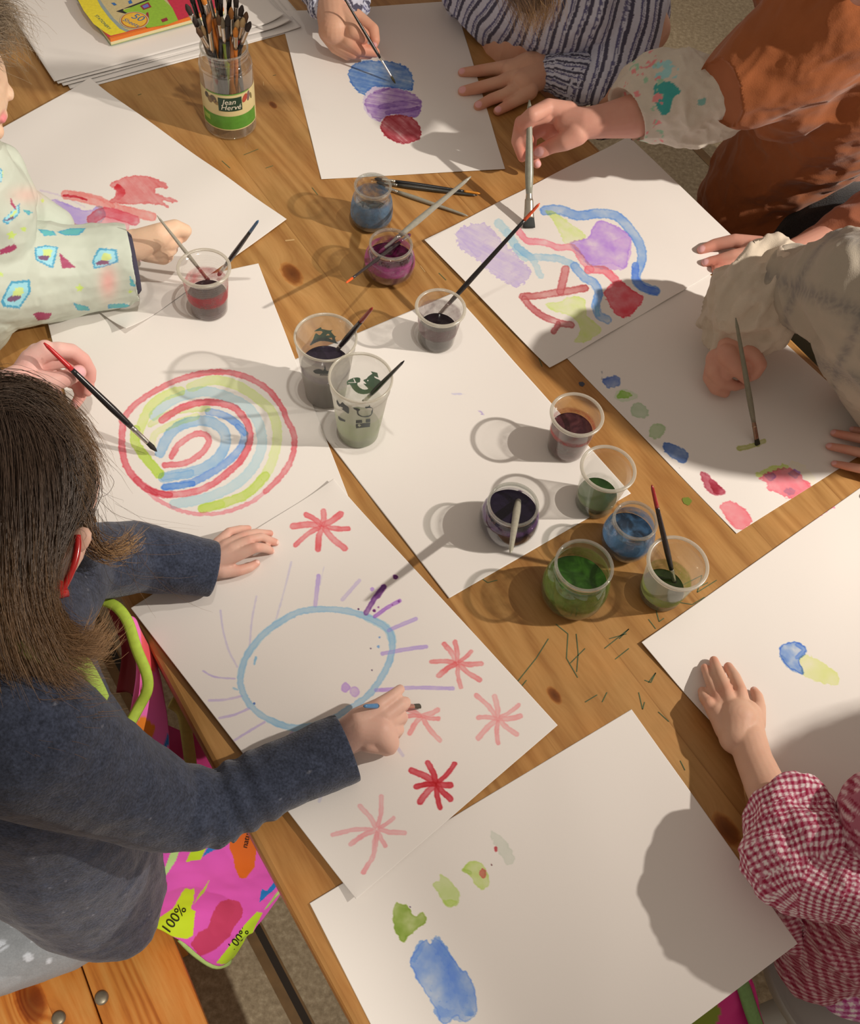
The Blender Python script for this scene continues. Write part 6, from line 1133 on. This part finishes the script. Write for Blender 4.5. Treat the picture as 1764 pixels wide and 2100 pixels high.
a1 = ch((1525, 172, .22, 84), (1590, 128, .25, 98), (1660, 90, .28, 110), (1730, 10, .33, 130)); a1b = ch((1640, 150, .22, 105), (1600, 225, .16, 66), (1570, 245, .14, 40))
a2 = ch((1800, -60, .34, 200), (1740, 150, .20, 150), (1670, 260, .08, 125), (1590, 350, -.02, 105), (1530, 420, -.09, 90), (1560, 480, -.12, 78)); a3 = ch((1790, 60, .26, 150), (1840, 170, .12, 76))
a5 = ch((1660, 400, -.06, 62), (1600, 480, -.10, 66), (1530, 470, -.13, 60)); a6 = ch((1560, 300, .0, 60), (1490, 400, -.10, 58))
me = organic([a1, a1b, a2, a5, a6], .0034, 8); wrinkle(me, .011, 9, 71, dr=_r*.75+_u*.65, st=7.); wrinkle(me, .0035, 30, 73, dr=_r*.75+_u*.65, st=4.); cut_end(me, P(1474, 190, .215), P(1430, 215, .205)-P(1525, 172, .22), .072, .006)
me2 = organic([ch((1850, 420, .10, 70), (1740, 480, .055, 52), (1670, 510, .03, 40))], .003, 5); wrinkle(me2, .006, 16, 74); RUS = me2
M_RUST = mat_attr('rust_cotton', rough=.85, bump=.3, bscale=500, spec=.1, sheen=.2); plain(me, RU, 3, .16); bind(me, 'apron', M_RUST, PE); plain(RUS, (150, 88, 58), 4, .16); bind(RUS, 'sleeve', M_RUST, PE)
me = organic([ch((1860, 250, -.2, 150), (1740, 330, -.28, 130), (1660, 440, -.36, 90)), [(she+[.25, .0, -.5], .16), (she+[.2, -.05, -.85], .15), (she+[.15, -.1, -1.07], .08)]], .006, 5); plain(me, (44, 42, 40), 5); bind(me, 'trousers', M_WOOL, PE)
# ---------------------------------------------------------------- F: child in the beige puffed smock
zf = zu
Ff = [zf((480, 1180, .055, 130), (470, 1320, .055, 140), (460, 1450, .050, 120), (420, 1560, .040, 95)), zf((580, 1330, .058, 110), (700, 1400, .060, 84), (765, 1490, .052, 70), (720, 1580, .040, 58), (660, 1620, .034, 44)), zf((440, 1400, .060, 110), (520, 1510, .056, 74), (600, 1600, .042, 58), (625, 1640, .036, 44)),
      zf((340, 1440, .045, 105), (310, 1560, .040, 76), (380, 1660, .030, 66), (520, 1700, .022, 52), (600, 1690, .018, 42)), zf((320, 1500, .035, 90), (270, 1620, .026, 66), (330, 1730, .018, 60), (420, 1770, .012, 50)), zf((600, 1420, .046, 100), (600, 1520, .044, 76))]
zg = lambda *a: zc(1640, 840, 124/1628, *a)
Fg = [zg((2900, 1400, .022, 420), (2300, 1250, .022, 320)), zg((2300, 900, .022, 170), (1628, 780, .020, 120), (1200, 690, .014, 112), (930, 630, .008, 98)), zg((2300, 1250, .022, 170), (1628, 1160, .020, 125), (1200, 1060, .014, 116), (800, 985, .008, 94)), zg((2400, 1700, .020, 160), (1628, 1590, .016, 118), (1250, 1520, .010, 105), (930, 1450, .007, 82)), zg((2300, 700, .022, 150), (1628, 580, .014, 100), (1420, 530, .009, 80)), zg((2700, 1900, .02, 200), (2200, 2100, .014, 120), (1900, 2300, .008, 90))]
PF = person([.95, .95, .1], 'child in a beige puff-sleeved smock dabbing the dotted sheet')
shF = np.array([.90, 1.0, TZ+.26])
me = organic(Ff+Fg+[[zf((480, 1180, .055, 150))[0], pr(1540, 610, .10, 36), pr(1680, 600, .17, 28), (shF, .05)], [zg((2900, 1400, .022, 420))[0], (np.array([.78, .80, TZ+.08]), .035), (shF+[.05, -.12, 0], .05)], [(shF, .06), (shF+[.06, -.1, 0], .06), (shF+[.05, -.05, -.3], .12)], [(shF+[-.02, -.06, .05], .04), (shF+[-.06, -.06, .17], .085)]], .0016, 3)
skin_col(me, (200, 142, 112), nails=fnails(Fg[1:5], .75)+[(zf((620, 1640, .04, 5))[0][0]+[0, 0, .004], .004)], reds=tips_red(Fg[1:4]), nailc=(206, 150, 134)); bind(me, 'body', M_SKIN, PF)
sF = ch((1500, 682, .060, 44), (1512, 655, .068, 62), (1546, 628, .085, 88), (1590, 580, .115, 80)); sF2 = ch((1604, 548, .13, 54), (1560, 570, .12, 56))
me = organic([sF, sF2, ch((1452, 700, .04, 15), (1472, 678, .05, 24)), ch((1535, 700, .055, 20), (1558, 690, .055, 20))], .0026, 5); wrinkle(me, .026, 15, 81, dr=_u*.8+_r*.5, st=2.5); wrinkle(me, .008, 34, 83, dr=_u*.8+_r*.5, st=2.); plain(me, (194, 174, 144), 7, .1); bind(me, 'puffed_sleeve', M_LINEN, PF)
t1_ = ch((1640, 590, .13, 66), (1700, 590, .17, 85), (1790, 600, .22, 110), (1830, 700, .16, 120)); t2_ = ch((1690, 600, .12, 56), (1690, 650, .08, 34)); t3_ = ch((1775, 690, .12, 50), (1770, 770, .04, 46), (1770, 830, -.01, 36)); t4_ = ch((1830, 640, .2, 110), (1840, 800, .06, 90))
me = organic([t1_, t2_, t3_, t4_, [(shF+[.05, -.03, -.02], .10), (shF+[.06, -.05, -.3], .16), (shF+[.06, -.05, -.42], .17)]], .0032, 6); wrinkle(me, .022, 7, 91, dr=_u, st=4.); wrinkle(me, .006, 22, 93, dr=_u, st=2.)
v = getv(me); c = np.tile(alb((166, 150, 124)), (len(v), 1)); s1 = v@np.array([.2, .6, .75]); s2 = v@np.array([.8, -.5, .1])
for (s_, per, off, w_) in ((s1, .075, .1, .20), (s2, .09, .3, .10)):
    u = (s_/per+off) % 1; k_ = np.clip(1-np.abs(u-.5)/w_, 0, 1)[:, None]*(.35+.4*(np.sin(s_*2600) > 0))[:, None]; c = c*(1-k_*.8)+alb((100, 96, 90))*k_*.8
set_col(me, c); bind(me, 'smock', M_LINEN, PF)
me = organic([ch((1700, 730, -.10, 70), (1660, 740, -.12, 50)), ch((1640, 700, -.12, 60), (1740, 830, -.12, 80), (1850, 900, -.1, 90))], .004, 5); wrinkle(me, .006, 14, 95); plain(me, (92, 92, 74), 8); bind(me, 'skirt', M_LINEN, PF)
me = organic([[(shF+[-.055, -.05, .19], .095), (shF+[-.0, -.05, .12], .07)]], .006, 4); set_col(me, np.tile(alb((90, 66, 44)), (len(me.vertices), 1))); bind(me, 'hair', M_HAIR, PF)
# ---------------------------------------------------------------- G: child in red gingham
zg2 = lambda *a: zc(1400, 1320, 260/1437, *a)
Gf = [zg2((1050, 1850, .045, 225), (950, 1640, .040, 215), (810, 1320, .032, 195), (740, 1100, .028, 200)), zg2((620, 1050, .026, 200), (620, 850, .028, 220)), zg2((740, 1050, .026, 190), (720, 800, .028, 160)), zg2((540, 950, .024, 170), (400, 780, .026, 110)), zg2((780, 900, .024, 150), (870, 720, .018, 70), (850, 600, .012, 60), (810, 530, .008, 44)),
      zg2((460, 800, .026, 110), (400, 610, .026, 66), (320, 440, .018, 58), (250, 270, .007, 44)), zg2((560, 750, .030, 110), (500, 540, .032, 70), (420, 360, .022, 66), (355, 190, .008, 50)), zg2((660, 720, .030, 110), (660, 540, .034, 70), (590, 380, .024, 66), (520, 262, .008, 52)), zg2((400, 820, .024, 100), (300, 680, .026, 68), (250, 620, .018, 62), (225, 540, .008, 52))]
PG = person([.78, .25, .1], 'child in red gingham at the near right, one hand flat on the sheet')
shG = np.array([.965, .555, TZ+.175])
me = organic(Gf+[[zg2((1050, 1850, .045, 225))[0], pr(1650, 1740, .06, 34), pr(1740, 1850, .10, 30), (shG, .05)], [(shG, .06), (shG+[.0, -.12, -.02], .06), (shG+[.02, -.06, -.3], .11)], [(shG+[-.03, -.05, .04], .04), (shG+[-.08, -.04, .17], .088)]], .0016, 3)
skin_col(me, (206, 158, 124), nails=[(q+[0, 0, .0], r) for q, r in fnails([Gf[4]], .5)], reds=[(c_[-1][0], .012) for c_ in Gf[4:]]+[(c_[1][0], .009) for c_ in Gf[5:]], nailc=(214, 170, 146)); bind(me, 'body', M_SKIN, PG)
def gingham(me, f1, f2, per, dark=(150, 34, 60), light=(228, 206, 190), mid=None):
    v = getv(me); a, b = f1(v), f2(v); A = (a/per) % 1 > .5; B = (b/per) % 1 > .5; mid = mid or tuple((np.array(dark)*.55+np.array(light)*.45))
    c = np.where((A & B)[:, None], alb(dark), np.where((A ^ B)[:, None], alb(mid), alb(light))); set_col(me, c*(.93+.12*fbm(v[:, 0]*80, v[:, 1]*80, v[:, 2]*80, o=2))[:, None]); return me
M_GING = mat_attr('gingham', rough=.85, bump=.3, bscale=600, spec=.12, sheen=.1)
sG = ch((1598, 1662, .05, 62), (1620, 1690, .06, 86), (1640, 1745, .07, 98), (1655, 1790, .075, 84), (1715, 1820, .09, 78), (1800, 1850, .095, 78))
me = organic([sG], .0017, 5); wrinkle(me, .015, 11, 101, dr=_r*.8-_u*.5, st=2.4); wrinkle(me, .005, 32, 103); cut_end(me, sG[0][0]-(sG[1][0]-sG[0][0])*.3, sG[0][0]-sG[1][0], sG[0][1]*1.1, .014)
gingham(me, lambda v: param(v, sG)[0]+.012*(fbm(v[:, 0]*14, v[:, 1]*14, v[:, 2]*14, seed=3, o=2)-.5), lambda v: param(v, sG)[1]*.052+.010*(fbm(v[:, 0]*14, v[:, 1]*14, v[:, 2]*14, seed=5, o=2)-.5)+1, .0072); bind(me, 'gathered_sleeve', M_GING, PG)
tG = ch((1850, 1690, .12, 100), (1820, 1800, .04, 110), (1760, 1870, -.10, 110), (1700, 1920, -.19, 92), (1672, 1960, -.22, 74)); tG2 = ch((1830, 1850, -.04, 120), (1800, 1930, -.16, 90)); tG3 = ch((1610, 1850, -.10, 50), (1650, 1900, -.17, 70))
me = organic([tG, tG2, tG3, [(shG, .09), (shG+[.02, -.06, -.25], .14)]], .0022, 6); wrinkle(me, .016, 8, 111, dr=_r*.5-_u*.8, st=3.); wrinkle(me, .004, 26, 113)
gingham(me, lambda v: v@np.array([.75, .5, .25])+.006*fbm(v[:, 0]*14, v[:, 1]*14, v[:, 2]*14, seed=3, o=2)+3, lambda v: v@np.array([-.35, .6, .7])+.006*fbm(v[:, 0]*14, v[:, 1]*14, v[:, 2]*14, seed=5, o=2)+3, .0078, dark=(140, 34, 56), light=(206, 170, 160)); bind(me, 'smock', M_GING, PG)
me = organic([ch((1880, 1960, -.24, 110), (1780, 2010, -.25, 72), (1735, 2040, -.27, 40))], .0028, 5); wrinkle(me, .005, 16, 115)
gingham(me, lambda v: v@np.array([.8, .5, .1])+3, lambda v: v@np.array([-.45, .75, .3])+3, .0085, dark=(176, 60, 116), light=(240, 226, 224)); bind(me, 'skirt', M_GING, PG)
gh = [[(shG+[-.078, -.036, .272])+np.array([math.cos(a)*.02, math.sin(a)*.02, 0]), (shG+[-.08, -.04, .22])+np.array([math.cos(a)*.08, math.sin(a)*.08, 0]), (shG+[-.07, -.04, .10])+np.array([math.cos(a)*.10, math.sin(a)*.10, 0]), (shG+[-.05, -.05, -.02])+np.array([math.cos(a)*.112, math.sin(a)*.108, 0])] for a in np.linspace(.8, 5.6, 10)]
Pk = P; P = lambda *q: q[0] if isinstance(q[0], np.ndarray) else Pk(*q)
hg = hair('s', [[(p_,) for p_ in g] for g in gh], 1200, None, spread=5, r=.0004, seed=61, cols=((90, 62, 40), (120, 86, 54), (150, 110, 70))); P = Pk
cb = organic([[(shG+[-.075, -.035, .185], .095), (shG+[-.03, -.04, .08], .08)]], .006, 4); set_col(cb, np.tile(alb((90, 66, 44)), (len(cb.vertices), 1))); join('hair', [cb, hg], M_HAIR, PG)
